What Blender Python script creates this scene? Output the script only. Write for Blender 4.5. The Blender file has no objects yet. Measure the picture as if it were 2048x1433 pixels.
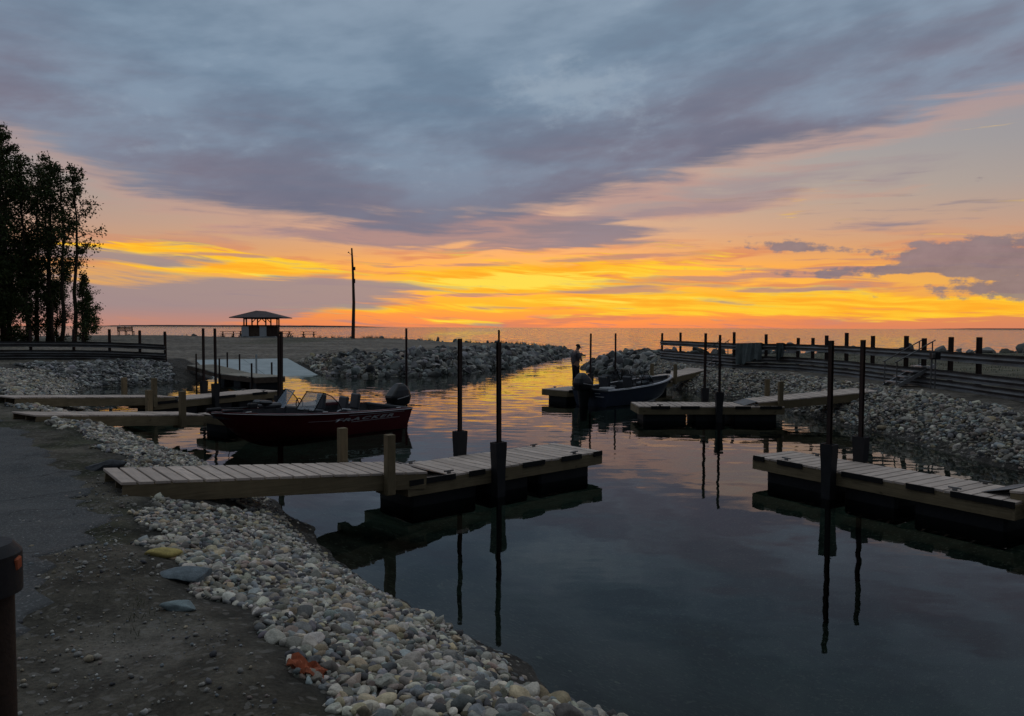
import bpy, bmesh, math, random
import numpy as np
from mathutils import Vector, Matrix, Euler

R = math.radians
random.seed(7)
RNG = np.random.default_rng(11)
scene = bpy.context.scene
COL = scene.collection

# ------------------------------------------------------------------ camera
cam_d = bpy.data.cameras.new('camera')
cam_d.sensor_width = 36.0
cam_d.lens = 1500 / 2048 * 36.0
cam_d.clip_start = 0.1
cam_d.clip_end = 60000
cam = bpy.data.objects.new('camera', cam_d)
COL.objects.link(cam)
cam.location = (0, 0, 3.0)
cam.rotation_euler = (Matrix.Rotation(R(90 - 2.33), 4, 'X') @ Matrix.Rotation(R(0.2), 4, 'Z')).to_euler()
scene.camera = cam

# ------------------------------------------------------------------ view
scene.view_settings.view_transform = 'Standard'
scene.view_settings.look = 'None'
scene.view_settings.exposure = 0.0
scene.view_settings.gamma = 1.0
scene.view_settings.use_curve_mapping = False
scene.render.engine = 'CYCLES'
scene.cycles.max_bounces = 7
scene.cycles.diffuse_bounces = 2
scene.cycles.glossy_bounces = 3
scene.cycles.transparent_max_bounces = 10
scene.cycles.transmission_bounces = 3
scene.cycles.caustics_reflective = False
scene.cycles.caustics_refractive = False
scene.cycles.use_denoising = True
scene.cycles.sample_clamp_indirect = 6


def lin(c):
    """sRGB 0-255 -> linear"""
    r = []
    for v in c:
        v = v / 255.0
        r.append(v / 12.92 if v <= 0.04045 else ((v + 0.055) / 1.055) ** 2.4)
    return tuple(r)


# ------------------------------------------------------------------ node expression helper
class X:
    """a socket of a node tree that can be used in arithmetic"""
    def __init__(s, nt, sock):
        s.nt, s.k = nt, sock

    def _m(s, op, *a):
        n = s.nt.nodes.new('ShaderNodeMath')
        n.operation = op
        for i, v in enumerate((s,) + a):
            if isinstance(v, X):
                s.nt.links.new(v.k, n.inputs[i])
            else:
                n.inputs[i].default_value = v
        return X(s.nt, n.outputs[0])

    def __add__(s, o): return s._m('ADD', o)
    __radd__ = __add__
    def __sub__(s, o): return s._m('SUBTRACT', o)
    def __rsub__(s, o): return (s * -1.0) + o
    def __mul__(s, o): return s._m('MULTIPLY', o)
    __rmul__ = __mul__
    def __truediv__(s, o): return s._m('DIVIDE', o)
    def pow(s, o): return s._m('POWER', o)
    def exp(s): return s._m('EXPONENT')
    def max(s, o): return s._m('MAXIMUM', o)
    def min(s, o): return s._m('MINIMUM', o)
    def abs(s): return s._m('ABSOLUTE')
    def clamp(s): return s.max(0.0).min(1.0)

    def smooth(s, a, b, lo=0.0, hi=1.0):
        n = s.nt.nodes.new('ShaderNodeMapRange')
        n.interpolation_type = 'SMOOTHSTEP'
        s.nt.links.new(s.k, n.inputs[0])
        n.inputs[1].default_value, n.inputs[2].default_value = a, b
        n.inputs[3].default_value, n.inputs[4].default_value = lo, hi
        return X(s.nt, n.outputs[0])


def xyz(nt, x, y, z):
    n = nt.nodes.new('ShaderNodeCombineXYZ')
    for i, v in enumerate((x, y, z)):
        if isinstance(v, X):
            nt.links.new(v.k, n.inputs[i])
        else:
            n.inputs[i].default_value = v
    return X(nt, n.outputs[0])


def sep(nt, v):
    n = nt.nodes.new('ShaderNodeSeparateXYZ')
    nt.links.new(v.k, n.inputs[0])
    return [X(nt, o) for o in n.outputs]


def noise(nt, vec, scale, detail=4, rough=0.5, dist=0.0, color=False):
    n = nt.nodes.new('ShaderNodeTexNoise')
    n.noise_dimensions = '3D'
    if vec is not None:
        nt.links.new(vec.k, n.inputs['Vector'])
    n.inputs['Scale'].default_value = scale
    n.inputs['Detail'].default_value = detail
    n.inputs['Roughness'].default_value = rough
    n.inputs['Distortion'].default_value = dist
    return X(nt, n.outputs['Color' if color else 'Fac'])


def mixc(nt, f, a, b):
    n = nt.nodes.new('ShaderNodeMix')
    n.data_type = 'RGBA'
    for i, v in ((0, f), (6, a), (7, b)):
        if isinstance(v, X):
            nt.links.new(v.k, n.inputs[i])
        elif i == 0:
            n.inputs[0].default_value = v
        else:
            n.inputs[i].default_value = tuple(v)[:3] + (1,)
    return X(nt, n.outputs[2])


def ramp(nt, f, stops, interp='LINEAR'):
    n = nt.nodes.new('ShaderNodeValToRGB')
    nt.links.new(f.k, n.inputs[0])
    e = n.color_ramp
    e.interpolation = interp
    while len(e.elements) > 1:
        e.elements.remove(e.elements[-1])
    e.elements[0].position = stops[0][0]
    e.elements[0].color = tuple(stops[0][1]) + (1,)
    for p, c in stops[1:]:
        el = e.elements.new(p)
        el.color = tuple(c) + (1,)
    return X(nt, n.outputs[0])


# ------------------------------------------------------------------ sky (world)
SUN_AZ, SUN_EL = 2.0, 1.5     # degrees: azimuth right of +Y, elevation
world = bpy.data.worlds.new('World')
scene.world = world
world.use_nodes = True
world.cycles.sampling_method = 'NONE'
wt = world.node_tree
wt.nodes.clear()
tc = wt.nodes.new('ShaderNodeTexCoord')
D = X(wt, tc.outputs['Generated'])
dx, dy, dz = sep(wt, D)
az = dx._m('ARCTAN2', dy) * (180 / math.pi)
el = dz._m('ARCSINE') * (180 / math.pi)
# horizontally drawn-out turbulence
warp = noise(wt, xyz(wt, dx * 3.0, dy * 3.0, dz * 9.0), 1.6, 2, 0.55) - 0.5
st_a = noise(wt, xyz(wt, dx * 5.0, dy * 5.0, dz * 62.0 + warp * 2.2), 1.0, 5, 0.56)
st_b = noise(wt, xyz(wt, dx * 9.0 + 7.0, dy * 9.0, dz * 150.0 + warp * 4.0 + dx * 9.0), 1.0, 4, 0.6)
puff = noise(wt, xyz(wt, dx * 30.0, dy * 30.0, dz * 46.0), 1.0, 5, 0.62)
big = noise(wt, xyz(wt, dx * 2.6 + 2.0, dy * 2.6, dz * 9.0), 1.0, 4, 0.56)
big2 = noise(wt, xyz(wt, dx * 6.0 - 4.0, dy * 6.0 + 3.0, dz * 19.0 - dx * 3.0), 1.0, 5, 0.58)
sa, sb = st_a - 0.5, st_b - 0.5
SHEAR = {t: xyz(wt, az, el - az * t if t else el, 0.0) for t in (-0.1, -0.045, 0.0, 0.03, 0.07)}


def blobs(items):
    """sum of soft ellipses (azimuth, elevation, half width, half height, tilt, weight), all in degrees"""
    acc = None
    for u0, v0, su, sv, t, w in items:
        k = min(SHEAR, key=lambda q: abs(q - t))
        ru, rv = 1.7 * su, 1.7 * sv
        m = wt.nodes.new('ShaderNodeVectorMath')
        m.operation = 'MULTIPLY_ADD'
        wt.links.new(SHEAR[k].k, m.inputs[0])
        m.inputs[1].default_value = (1 / ru, 1 / rv, 0)
        m.inputs[2].default_value = (-u0 / ru, -(v0 - k * u0) / rv, 0)
        g = wt.nodes.new('ShaderNodeTexGradient')
        g.gradient_type = 'SPHERICAL'
        wt.links.new(m.outputs[0], g.inputs[0])
        f = X(wt, g.outputs['Fac'])
        acc = f * w if acc is None else f._m('MULTIPLY_ADD', w, acc)
    return acc


# Sun's side of the sky glows; the far side is grey mauve
gz = (az - 4.0) * (1 / 46.0)
glow = (gz * gz * -1.0).exp()
elf = (el / 26.0).clamp()
near = ramp(wt, elf, [(0.0, lin((236, 134, 84))), (0.035, lin((248, 146, 66))), (0.07, lin((255, 168, 48))), (0.12, lin((255, 182, 55))),
                      (0.17, lin((250, 170, 66))), (0.21, lin((226, 160, 100))), (0.27, lin((204, 160, 130))), (0.36, lin((178, 162, 150))), (0.46, lin((164, 158, 156))),
                      (0.58, lin((158, 153, 158))), (1.0, lin((125, 140, 158)))])
far = ramp(wt, elf, [(0.0, lin((150, 120, 116))), (0.10, lin((158, 132, 128))), (0.25, lin((150, 138, 142))), (0.5, lin((128, 132, 146))),
                     (1.0, lin((112, 128, 148)))])
sky = mixc(wt, glow, far, near)
# a little of the clear-air sky model behind the clouds
nish = wt.nodes.new('ShaderNodeTexSky')
nish.sky_type = 'NISHITA'
nish.sun_disc = False
nish.sun_elevation = R(SUN_EL)
nish.sun_rotation = R(SUN_AZ)
nish.air_density, nish.dust_density = 1.0, 2.0
nm = wt.nodes.new('ShaderNodeMix')
nm.data_type = 'RGBA'
nm.blend_type = 'ADD'
nm.inputs[0].default_value = 0.012
wt.links.new(sky.k, nm.inputs[6])
wt.links.new(nish.outputs[0], nm.inputs[7])
sky = X(wt, nm.outputs[2])
# low streaks: salmon veils across the glow, then hot yellow rifts
low = el.smooth(7.5, 4.5) * glow
sky = mixc(wt, st_a.smooth(0.48, 0.60) * low * 0.85, sky, lin((218, 132, 96)))
sky = mixc(wt, st_b.smooth(0.56, 0.66) * low * 0.6, sky, lin((176, 126, 124)))
hot = blobs([(-20, 4.15, 7.5, 0.95, -0.045, 1.25), (-26.5, 5.0, 6.5, 0.7, -0.045, 1.15), (-3.5, 3.5, 6.0, 0.75, 0.03, 1), (-11, 1.3, 8.5, 0.42, 0, 1), (4, 4.5, 11, 1.25, 0, 1.0),
             (9, 2.3, 13, 1.0, 0, 0.92), (22, 1.6, 17, 0.85, 0.0, 0.95), (36, 1.3, 12, 0.8, 0, 0.8), (-4.7, 0.45, 3.4, 0.22, 0, 0.95)])
sky = mixc(wt, (hot + sb * 2.3 + sa * 1.9).smooth(0.42, 0.86), sky, mixc(wt, st_b.smooth(0.35, 0.65), lin((255, 172, 44)), lin((255, 205, 56))))
core = blobs([(-3.0, 3.45, 4.6, 0.5, 0.03, 1.1), (4.5, 3.6, 6.0, 0.9, 0, 0.95), (-19, 3.7, 4.0, 0.3, -0.045, 0.6), (8, 2.0, 7, 0.4, 0, 0.7), (-4.7, 0.45, 3.0, 0.16, 0, 0.7)])
sky = mixc(wt, (core + sb * 2.2).smooth(0.42, 0.9) * 0.95, sky, lin((255, 222, 80)))
# mauve bank low on the left, thin dark bars across the glow
bank = blobs([(-25, 1.45, 13, 1.75, 0, 1.15), (-13.5, 2.85, 7.5, 0.95, 0.03, 1), (-30, 4.75, 8, 0.32, -0.045, 0.9), (-60, 2.5, 26, 3.4, 0, 1)])
sky = mixc(wt, (bank + sa * 1.5 + sb * 1.1).smooth(0.32, 0.78) * 0.9, sky, mixc(wt, el.smooth(0.0, 1.6), lin((188, 136, 122)), lin((154, 138, 142))))
bars = blobs([(8.5, 5.3, 5.5, 0.28, 0.03, 1), (18, 3.75, 13, 0.42, 0.03, 1), (8, 2.75, 9, 0.22, 0.03, 0.9), (-3, 4.75, 6, 0.26, 0.03, 0.9), (-6, 2.4, 6, 0.22, 0, 0.8),
              (-21, 5.1, 5, 0.16, 0, 0.8), (1.5, 1.5, 7, 0.2, 0, 0.7), (20, 2.75, 9, 0.14, 0.03, 0.8)])
sky = mixc(wt, (bars + sb * 1.9 + sa * 1.0).smooth(0.4, 0.85) * 0.8, sky, lin((188, 134, 124)))
# thin wisps in the pale part on the right
wisp = blobs([(14, 9.0, 8, 1.5, 0.07, 0.7), (28, 9.4, 6, 0.9, 0.07, 0.7), (11, 8.2, 6, 0.7, 0.03, 0.7), (-22, 7.0, 9, 1.4, -0.1, 0.6)])
sky = mixc(wt, (wisp + sa * 2.2).smooth(0.45, 1.1) * 0.5, sky, lin((222, 156, 124)))
wisp2 = blobs([(15.5, 8.7, 4.5, 0.5, 0, 1), (24.5, 7.0, 3.5, 0.28, 0, 1), (9.5, 8.4, 3.0, 0.35, 0.07, 1)])
sky = mixc(wt, (wisp2 + sb * 1.6).smooth(0.45, 1.0) * 0.6, sky, lin((150, 130, 138)))
# soft mauve veil hanging under the deck
skirt = blobs([(-5, 7.4, 9.5, 1.25, 0.0, 1.15), (3.5, 7.3, 6, 1.0, 0, 1.0), (-10.5, 6.6, 4, 0.55, 0, 0.9)])
sky = mixc(wt, (skirt + sa * 2.0 + sb * 1.2 + (big2 - 0.5) * 0.8).smooth(0.22, 0.75) * 0.93, sky, mixc(wt, el.smooth(5.8, 8.2), lin((152, 130, 134)), lin((132, 123, 135))))
veil = blobs([(8, 8.4, 8, 2.0, 0.07, 1), (19, 10.4, 10, 1.5, 0.07, 0.8), (-16, 6.3, 6, 0.9, -0.1, 0.6)])
sky = mixc(wt, (veil + sa * 2.2 + (big2 - 0.5) * 1.6).smooth(0.25, 1.05) * 0.62, sky, lin((152, 138, 146)))
# heaped dark cloud low on the right
heap = blobs([(20.3, 5.75, 3.8, 0.55, -0.1, 1.05), (29.5, 4.85, 4.0, 0.85, 0.0, 1.1), (35.5, 4.95, 5, 1.1, 0.03, 1.1), (34.5, 2.75, 7.0, 0.7, 0.03, 1.15), (27, 3.9, 7.5, 0.32, 0, 1),
              (54, 4.0, 16, 2.2, 0, 1)])
heapm = (heap + (puff - 0.5) * 2.3 + sb * 0.9).smooth(0.44, 0.84)
sky = mixc(wt, heapm * 0.86, sky, mixc(wt, (puff * 1.2 + sa).clamp(), lin((104, 97, 112)), lin((146, 131, 136))))
# the great grey deck overhead with a ragged lower edge
fc = wt.nodes.new('ShaderNodeFloatCurve')
EDGE = [(-180, 2.5), (-120, 3.0), (-75, 6.5), (-50, 11.5), (-38, 12.2), (-29, 10.3), (-21.5, 8.4), (-14.3, 7.4), (-11, 7.0), (-4.7, 7.2), (1, 8.0), (5.2, 9.0),
        (7.8, 10.1), (11.0, 10.8), (16.7, 11.9), (24, 12.9), (34, 14.6), (50, 15.5), (80, 9.0), (120, 3.5), (180, 2.5)]
cm = fc.mapping.curves[0]
cm.points[0].location = (0, EDGE[0][1] / 20)
cm.points[1].location = (1, EDGE[-1][1] / 20)
for u, v in EDGE[1:-1]:
    cm.points.new((u + 180) / 360, v / 20)
for p in cm.points:
    p.handle_type = 'AUTO_CLAMPED'
fc.mapping.update()
wt.links.new((az / 360 + 0.5).k, fc.inputs['Value'])
edge = X(wt, fc.outputs[0]) * 20.0
h = el - edge + sa * 5.0 + (big2 - 0.5) * 3.4 + sb * 1.6
deckm = h.smooth(-0.7, 1.5)
rim = h.smooth(-1.9, -0.1) * h.smooth(1.5, 0.0)
rimc = mixc(wt, glow, lin((150, 140, 150)), lin((216, 158, 134)))
sky = mixc(wt, rim * 0.42, sky, rimc)
dk = mixc(wt, h.smooth(0.0, 11.0), lin((122, 118, 134)), lin((108, 129, 151)))
dk = mixc(wt, (big + (big2 - 0.5) * 0.8).smooth(0.42, 0.72) * el.smooth(5, 14) * 0.62, dk, lin((141, 160, 180)))
dk = mixc(wt, (big + (big2 - 0.5) * 0.6).smooth(0.50, 0.28) * 0.5, dk, lin((100, 107, 128)))
dk = mixc(wt, (puff + big2 - 1.0 + blobs([(4.5, 17.0, 6, 2.6, -0.1, 0.34)])).smooth(0.12, 0.6) * 0.45, dk, lin((160, 174, 188)))
dk = mixc(wt, el.smooth(14, 58), dk, lin((184, 193, 202)))      # the cloud thins and pales overhead
sky = mixc(wt, deckm, sky, dk)
# dusk: the sky away from the sunset is already dim
east = dy.smooth(0.55, -0.75, 1.0, 0.36)
sc = wt.nodes.new('ShaderNodeVectorMath')
sc.operation = 'SCALE'
wt.links.new(sky.k, sc.inputs[0])
wt.links.new(east.k, sc.inputs['Scale'])
sky = X(wt, sc.outputs[0])
sky = mixc(wt, el.smooth(-0.2, -1.2), sky, lin((52, 56, 60)))
bg = wt.nodes.new('ShaderNodeBackground')
wt.links.new(sky.k, bg.inputs[0])
bg.inputs[1].default_value = 1.0
wo = wt.nodes.new('ShaderNodeOutputWorld')
wt.links.new(bg.outputs[0], wo.inputs[0])

# ------------------------------------------------------------------ sun: already down in the cloud, only a breath of warm light
sun_d = bpy.data.lights.new('sun', 'SUN')
sun_d.energy = 0.004
sun_d.angle = R(14)
sun_d.color = (1.0, 0.55, 0.25)
sun = bpy.data.objects.new('sun', sun_d)
COL.objects.link(sun)
sd = Vector((math.sin(R(SUN_AZ)) * math.cos(R(SUN_EL)), math.cos(R(SUN_AZ)) * math.cos(R(SUN_EL)), math.sin(R(SUN_EL))))
sun.rotation_euler = sd.to_track_quat('Z', 'Y').to_euler()

# ------------------------------------------------------------------ materials
def new_mat(name):
    m = bpy.data.materials.new(name)
    m.use_nodes = True
    nt = m.node_tree
    b = nt.nodes['Principled BSDF']
    return m, nt, b


def pos(nt, kind='Object'):
    t = nt.nodes.new('ShaderNodeTexCoord')
    return X(nt, t.outputs[kind])


def geo_pos(nt):
    g = nt.nodes.new('ShaderNodeNewGeometry')
    return X(nt, g.outputs['Position'])


def bump(nt, b, hgt, dist=0.01, strength=1.0):
    n = nt.nodes.new('ShaderNodeBump')
    n.inputs['Strength'].default_value = strength
    n.inputs['Distance'].default_value = dist
    nt.links.new(hgt.k, n.inputs['Height'])
    nt.links.new(n.outputs[0], b.inputs['Normal'])


def simple(name, c, rough=0.7, metal=0.0, var=0.25, scale=6.0, bmp=0.0, spec=0.4, coat=0.0):
    """plain material with mottled colour"""
    m, nt, b = new_mat(name)
    p = pos(nt)
    n1 = noise(nt, p, scale, 5, 0.6)
    n2 = noise(nt, p, scale * 7, 4, 0.6)
    f = (n1 * 0.65 + n2 * 0.35).smooth(0.3, 0.7)
    c0 = tuple(v * (1 - var) for v in c)
    c1 = tuple(min(1, v * (1 + var)) for v in c)
    nt.links.new(mixc(nt, f, c0, c1).k, b.inputs['Base Color'])
    nt.links.new((n2 * 0.25 + (rough - 0.12)).clamp().k, b.inputs['Roughness'])
    b.inputs['Metallic'].default_value = metal
    b.inputs['Specular IOR Level'].default_value = spec
    b.inputs['Coat Weight'].default_value = coat
    if bmp:
        bump(nt, b, n2, bmp)
    return m


def wood_mat(name, c, var=0.35, end=None):
    """weathered board: grain along local X, tone per board"""
    m, nt, b = new_mat(name)
    p = pos(nt)
    oi = nt.nodes.new('ShaderNodeObjectInfo')
    rnd = X(nt, oi.outputs['Random'])
    px, py, pz = sep(nt, p)
    v = xyz(nt, px * 2.0 + rnd * 37.0, py * 42.0, pz * 42.0)
    g = noise(nt, v, 1.0, 5, 0.6, 0.4)
    blot = noise(nt, xyz(nt, px * 3.0 + rnd * 91.0, py * 3.0, pz * 3.0), 1.0, 4, 0.6)
    t = (g * 0.55 + blot * 0.45).smooth(0.3, 0.72)
    c0 = tuple(x * (1 - var) for x in c)
    c1 = tuple(min(1, x * (1 + var)) for x in c)
    base = mixc(nt, t, c0, c1)
    base = mixc(nt, rnd * 0.6, base, tuple(x * 0.55 for x in c))
    knot = noise(nt, xyz(nt, px * 5.0 + rnd * 53.0, py * 9.0 + rnd * 11.0, pz * 9.0), 1.0, 2, 0.5)
    base = mixc(nt, knot.smooth(0.68, 0.76) * 0.7, base, tuple(x * 0.3 for x in c))
    nt.links.new(base.k, b.inputs['Base Color'])
    b.inputs['Roughness'].default_value = 0.8
    b.inputs['Specular IOR Level'].default_value = 0.25
    bump(nt, b, g, 0.004)
    return m


MAT = {}
MAT['deck'] = wood_mat('deck_board', (0.58, 0.475, 0.405), 0.26)
MAT['lumber'] = wood_mat('treated_lumber', (0.20, 0.152, 0.088), 0.35)
MAT['oldwood'] = wood_mat('old_wood', (0.10, 0.07, 0.05), 0.4)
MAT['black_plastic'] = simple('black_plastic', (0.012, 0.012, 0.014), 0.62, 0, 0.3, 5, 0.002, 0.3)
MAT['rubber'] = simple('black_rubber', (0.014, 0.013, 0.013), 0.8, 0, 0.3, 9, 0.002, 0.2)
MAT['concrete'] = simple('pale_concrete', (0.40, 0.45, 0.46), 0.85, 0, 0.14, 0.8, 0.003, 0.2)


def rust_mat():
    m, nt, b = new_mat('rusty_steel')
    p = pos(nt)
    px, py, pz = sep(nt, p)
    n1 = noise(nt, xyz(nt, px * 8.0, py * 8.0, pz * 2.2), 1.0, 6, 0.65)
    n2 = noise(nt, p, 40.0, 4, 0.6)
    c = ramp(nt, n1 * 0.7 + n2 * 0.3, [(0.3, (0.010, 0.008, 0.008)), (0.5, (0.028, 0.014, 0.011)), (0.72, (0.06, 0.027, 0.016))])
    nt.links.new(c.k, b.inputs['Base Color'])
    b.inputs['Roughness'].default_value = 0.75
    b.inputs['Metallic'].default_value = 0.25
    bump(nt, b, n2, 0.004)
    return m


MAT['rust'] = rust_mat()


def galv_mat():
    m, nt, b = new_mat('weathered_guardrail_steel')
    p = geo_pos(nt)
    px, py, pz = sep(nt, p)
    n1 = noise(nt, xyz(nt, px * 1.1, py * 1.1, pz * 5.0), 1.0, 6, 0.62)
    n2 = noise(nt, p, 22.0, 4, 0.6)
    c = ramp(nt, n1 * 0.75 + n2 * 0.25, [(0.28, (0.05, 0.032, 0.026)), (0.42, (0.10, 0.09, 0.085)), (0.6, (0.17, 0.175, 0.18)), (0.75, (0.24, 0.25, 0.26))])
    nt.links.new(c.k, b.inputs['Base Color'])
    b.inputs['Roughness'].default_value = 0.55
    b.inputs['Metallic'].default_value = 0.55
    return m


MAT['galv'] = galv_mat()


# ------------------------------------------------------------------ mesh helpers
class MB:
    """collects shapes; build() links them as ONE mesh object"""
    def __init__(s):
        s.v, s.f = [], []

    def add(s, vs, fs):
        o = len(s.v)
        s.v += [tuple(p) for p in vs]
        s.f += [tuple(i + o for i in q) for q in fs]
        return s

    def box(s, c, d, rot=None):
        x, y, z = (k / 2 for k in d)
        vs = [Vector(p) for p in ((-x, -y, -z), (x, -y, -z), (x, y, -z), (-x, y, -z), (-x, -y, z), (x, -y, z), (x, y, z), (-x, y, z))]
        if rot is not None:
            M = rot if isinstance(rot, Matrix) else Euler(rot).to_matrix()
            vs = [M @ p for p in vs]
        c = Vector(c)
        return s.add([p + c for p in vs], [(3, 2, 1, 0), (4, 5, 6, 7), (0, 1, 5, 4), (1, 2, 6, 5), (2, 3, 7, 6), (3, 0, 4, 7)])

    def beam(s, a, b, w, h, up=(0, 0, 1)):
        """box from a to b, w wide and h high"""
        a, b = Vector(a), Vector(b)
        d = b - a
        L = d.length
        x = d.normalized()
        u = Vector(up)
        if abs(x.dot(u)) > 0.99:
            u = Vector((0, 1, 0))
        y = u.cross(x).normalized()
        z = x.cross(y)
        M = Matrix((x, y, z)).transposed()
        return s.box((a + b) / 2, (L, w, h), M)

    def tube(s, pts, r, n=8, cap=True):
        """round bar through pts; r a number or one per point"""
        pts = [Vector(p) for p in pts]
        rs = r if isinstance(r, (list, tuple)) else [r] * len(pts)
        o = len(s.v)
        pu = None
        for i, p in enumerate(pts):
            d = (pts[min(i + 1, len(pts) - 1)] - pts[max(i - 1, 0)]).normalized()
            if pu is None:
                pu = Vector((0, 0, 1)) if abs(d.z) < 0.9 else Vector((1, 0, 0))
            a = d.cross(pu).normalized()
            b = a.cross(d).normalized()
            pu = b
            for k in range(n):
                t = 2 * math.pi * k / n
                s.v.append(tuple(p + (a * math.cos(t) + b * math.sin(t)) * rs[i]))
        for i in range(len(pts) - 1):
            for k in range(n):
                k2 = (k + 1) % n
                s.f.append((o + i * n + k, o + i * n + k2, o + (i + 1) * n + k2, o + (i + 1) * n + k))
        if cap:
            s.f.append(tuple(o + k for k in range(n - 1, -1, -1)))
            s.f.append(tuple(o + (len(pts) - 1) * n + k for k in range(n)))
        return s

    def prism(s, poly, z0, z1, M=None):
        n = len(poly)
        vs = [Vector((x, y, z0)) for x, y in poly] + [Vector((x, y, z1)) for x, y in poly]
        if M is not None:
            vs = [M @ p for p in vs]
        return s.add(vs, [tuple(range(n - 1, -1, -1)), tuple(range(n, 2 * n))] + [(i, (i + 1) % n, n + (i + 1) % n, n + i) for i in range(n)])

    def loft(s, rings, closed=True, cap=False):
        o = len(s.v)
        n = len(rings[0])
        for r in rings:
            s.v += [tuple(p) for p in r]
        m = n if closed else n - 1
        for i in range(len(rings) - 1):
            for k in range(m):
                k2 = (k + 1) % n
                s.f.append((o + i * n + k, o + i * n + k2, o + (i + 1) * n + k2, o + (i + 1) * n + k))
        if cap:
            s.f.append(tuple(o + k for k in range(n - 1, -1, -1)))
            s.f.append(tuple(o + (len(rings) - 1) * n + k for k in range(n)))
        return s

    def mesh(s, name, mat=None, smooth=False, bevel=0.0):
        me = bpy.data.meshes.new(name)
        me.from_pydata(s.v, [], s.f)
        bm = bmesh.new()
        bm.from_mesh(me)
        bmesh.ops.recalc_face_normals(bm, faces=bm.faces)
        if bevel:
            ed = [e for e in bm.edges if len(e.link_faces) == 2 and e.calc_face_angle(0) > 0.6]
            bmesh.ops.bevel(bm, geom=ed, offset=bevel, segments=1, affect='EDGES', profile=0.5)
        bm.to_mesh(me)
        bm.free()
        if smooth:
            me.polygons.foreach_set('use_smooth', [True] * len(me.polygons))
            if smooth != 'all':
                try:
                    me.set_sharp_from_angle(angle=R(38))
                except Exception:
                    pass
        if mat is not None:
            me.materials.append(MAT[mat] if isinstance(mat, str) else mat)
        return me

    def build(s, name, mat=None, parent=None, smooth=False, bevel=0.0):
        return link(name, s.mesh(name, mat, smooth, bevel), parent)


def link(name, me, parent=None, loc=None, rz=None):
    o = bpy.data.objects.new(name, me)
    COL.objects.link(o)
    if parent is not None:
        o.parent = parent
    if loc is not None:
        o.location = loc
    if rz is not None:
        o.rotation_euler = (0, 0, rz)
    return o


def tag(o, label=None, cat=None, group=None, kind=None):
    if label: o['label'] = label
    if cat: o['category'] = cat
    if group: o['group'] = group
    if kind: o['kind'] = kind
    return o


def thing(name, label, cat, loc=(0, 0, 0), rz=0.0, group=None):
    o = bpy.data.objects.new(name, None)
    o.empty_display_size = 0.2
    COL.objects.link(o)
    o.location = loc
    o.rotation_euler = (0, 0, rz)
    return tag(o, label, cat, group)


def copy_tree(o, parent=None):
    c = o.copy()
    COL.objects.link(c)
    c.parent = parent
    for ch in list(o.children):
        copy_tree(ch, c)
    return c


# ------------------------------------------------------------------ land shape
LAND = [(-26000, 130), (-400, 112), (-200, 104), (-90, 97), (-60, 95), (-46, 97), (-36, 104), (-20, 101), (-10, 98), (-3, 94), (3, 89), (6.5, 84.5), (7.4, 82), (6.4, 80),
        (3.6, 71), (1.0, 60), (-2.4, 50), (-5.3, 46.4), (-9, 45.7), (-11.6, 46.3), (-12.1, 46.7), (-16.5, 44.2), (-17.3, 40.5), (-19.5, 38), (-20.5, 36),
        (-19.5, 33.5), (-17.4, 30), (-15.0, 26.6), (-12.7, 23.1), (-10.1, 20.0), (-7.5, 17.1), (-5.8, 15.1), (-4.2, 13), (-2.9, 10.8), (-1.92, 9.2), (-0.95, 7.82),
        (-0.24, 6.76), (0.62, 5.66), (2.0, 4.6), (5, 4.3), (8.5, 5), (11, 8), (11.2, 12), (10.7, 15.6), (10.4, 20), (10.2, 25.8), (9.8, 31), (8.5, 34), (8, 38),
        (7.5, 43), (6.6, 48), (5.9, 52), (5.7, 56), (6.8, 59.5), (9.5, 61.5), (14, 63), (25, 64), (40, 66), (80, 70), (200, 75), (400, 80), (26000, 110),
        (26000, -26000), (-26000, -26000)]
LP = np.array(LAND, float)


def shore(P):
    """signed distance to the shoreline (positive on land) of points P (n,2)"""
    n = len(P)
    best = np.full(n, 1e18)
    inside = np.zeros(n, bool)
    A, B = LP, np.roll(LP, -1, 0)
    x, y = P[:, 0], P[:, 1]
    for (ax, ay), (bx, by) in zip(A, B):
        ex, ey = bx - ax, by - ay
        t = np.clip(((x - ax) * ex + (y - ay) * ey) / (ex * ex + ey * ey), 0, 1)
        d = (x - ax - t * ex) ** 2 + (y - ay - t * ey) ** 2
        best = np.minimum(best, d)
        c = (ay > y) != (by > y)
        with np.errstate(divide='ignore', invalid='ignore'):
            xi = (bx - ax) * (y - ay) / (by - ay) + ax
        inside ^= c & (x < xi)
    return np.where(inside, 1, -1) * np.sqrt(best)


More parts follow.
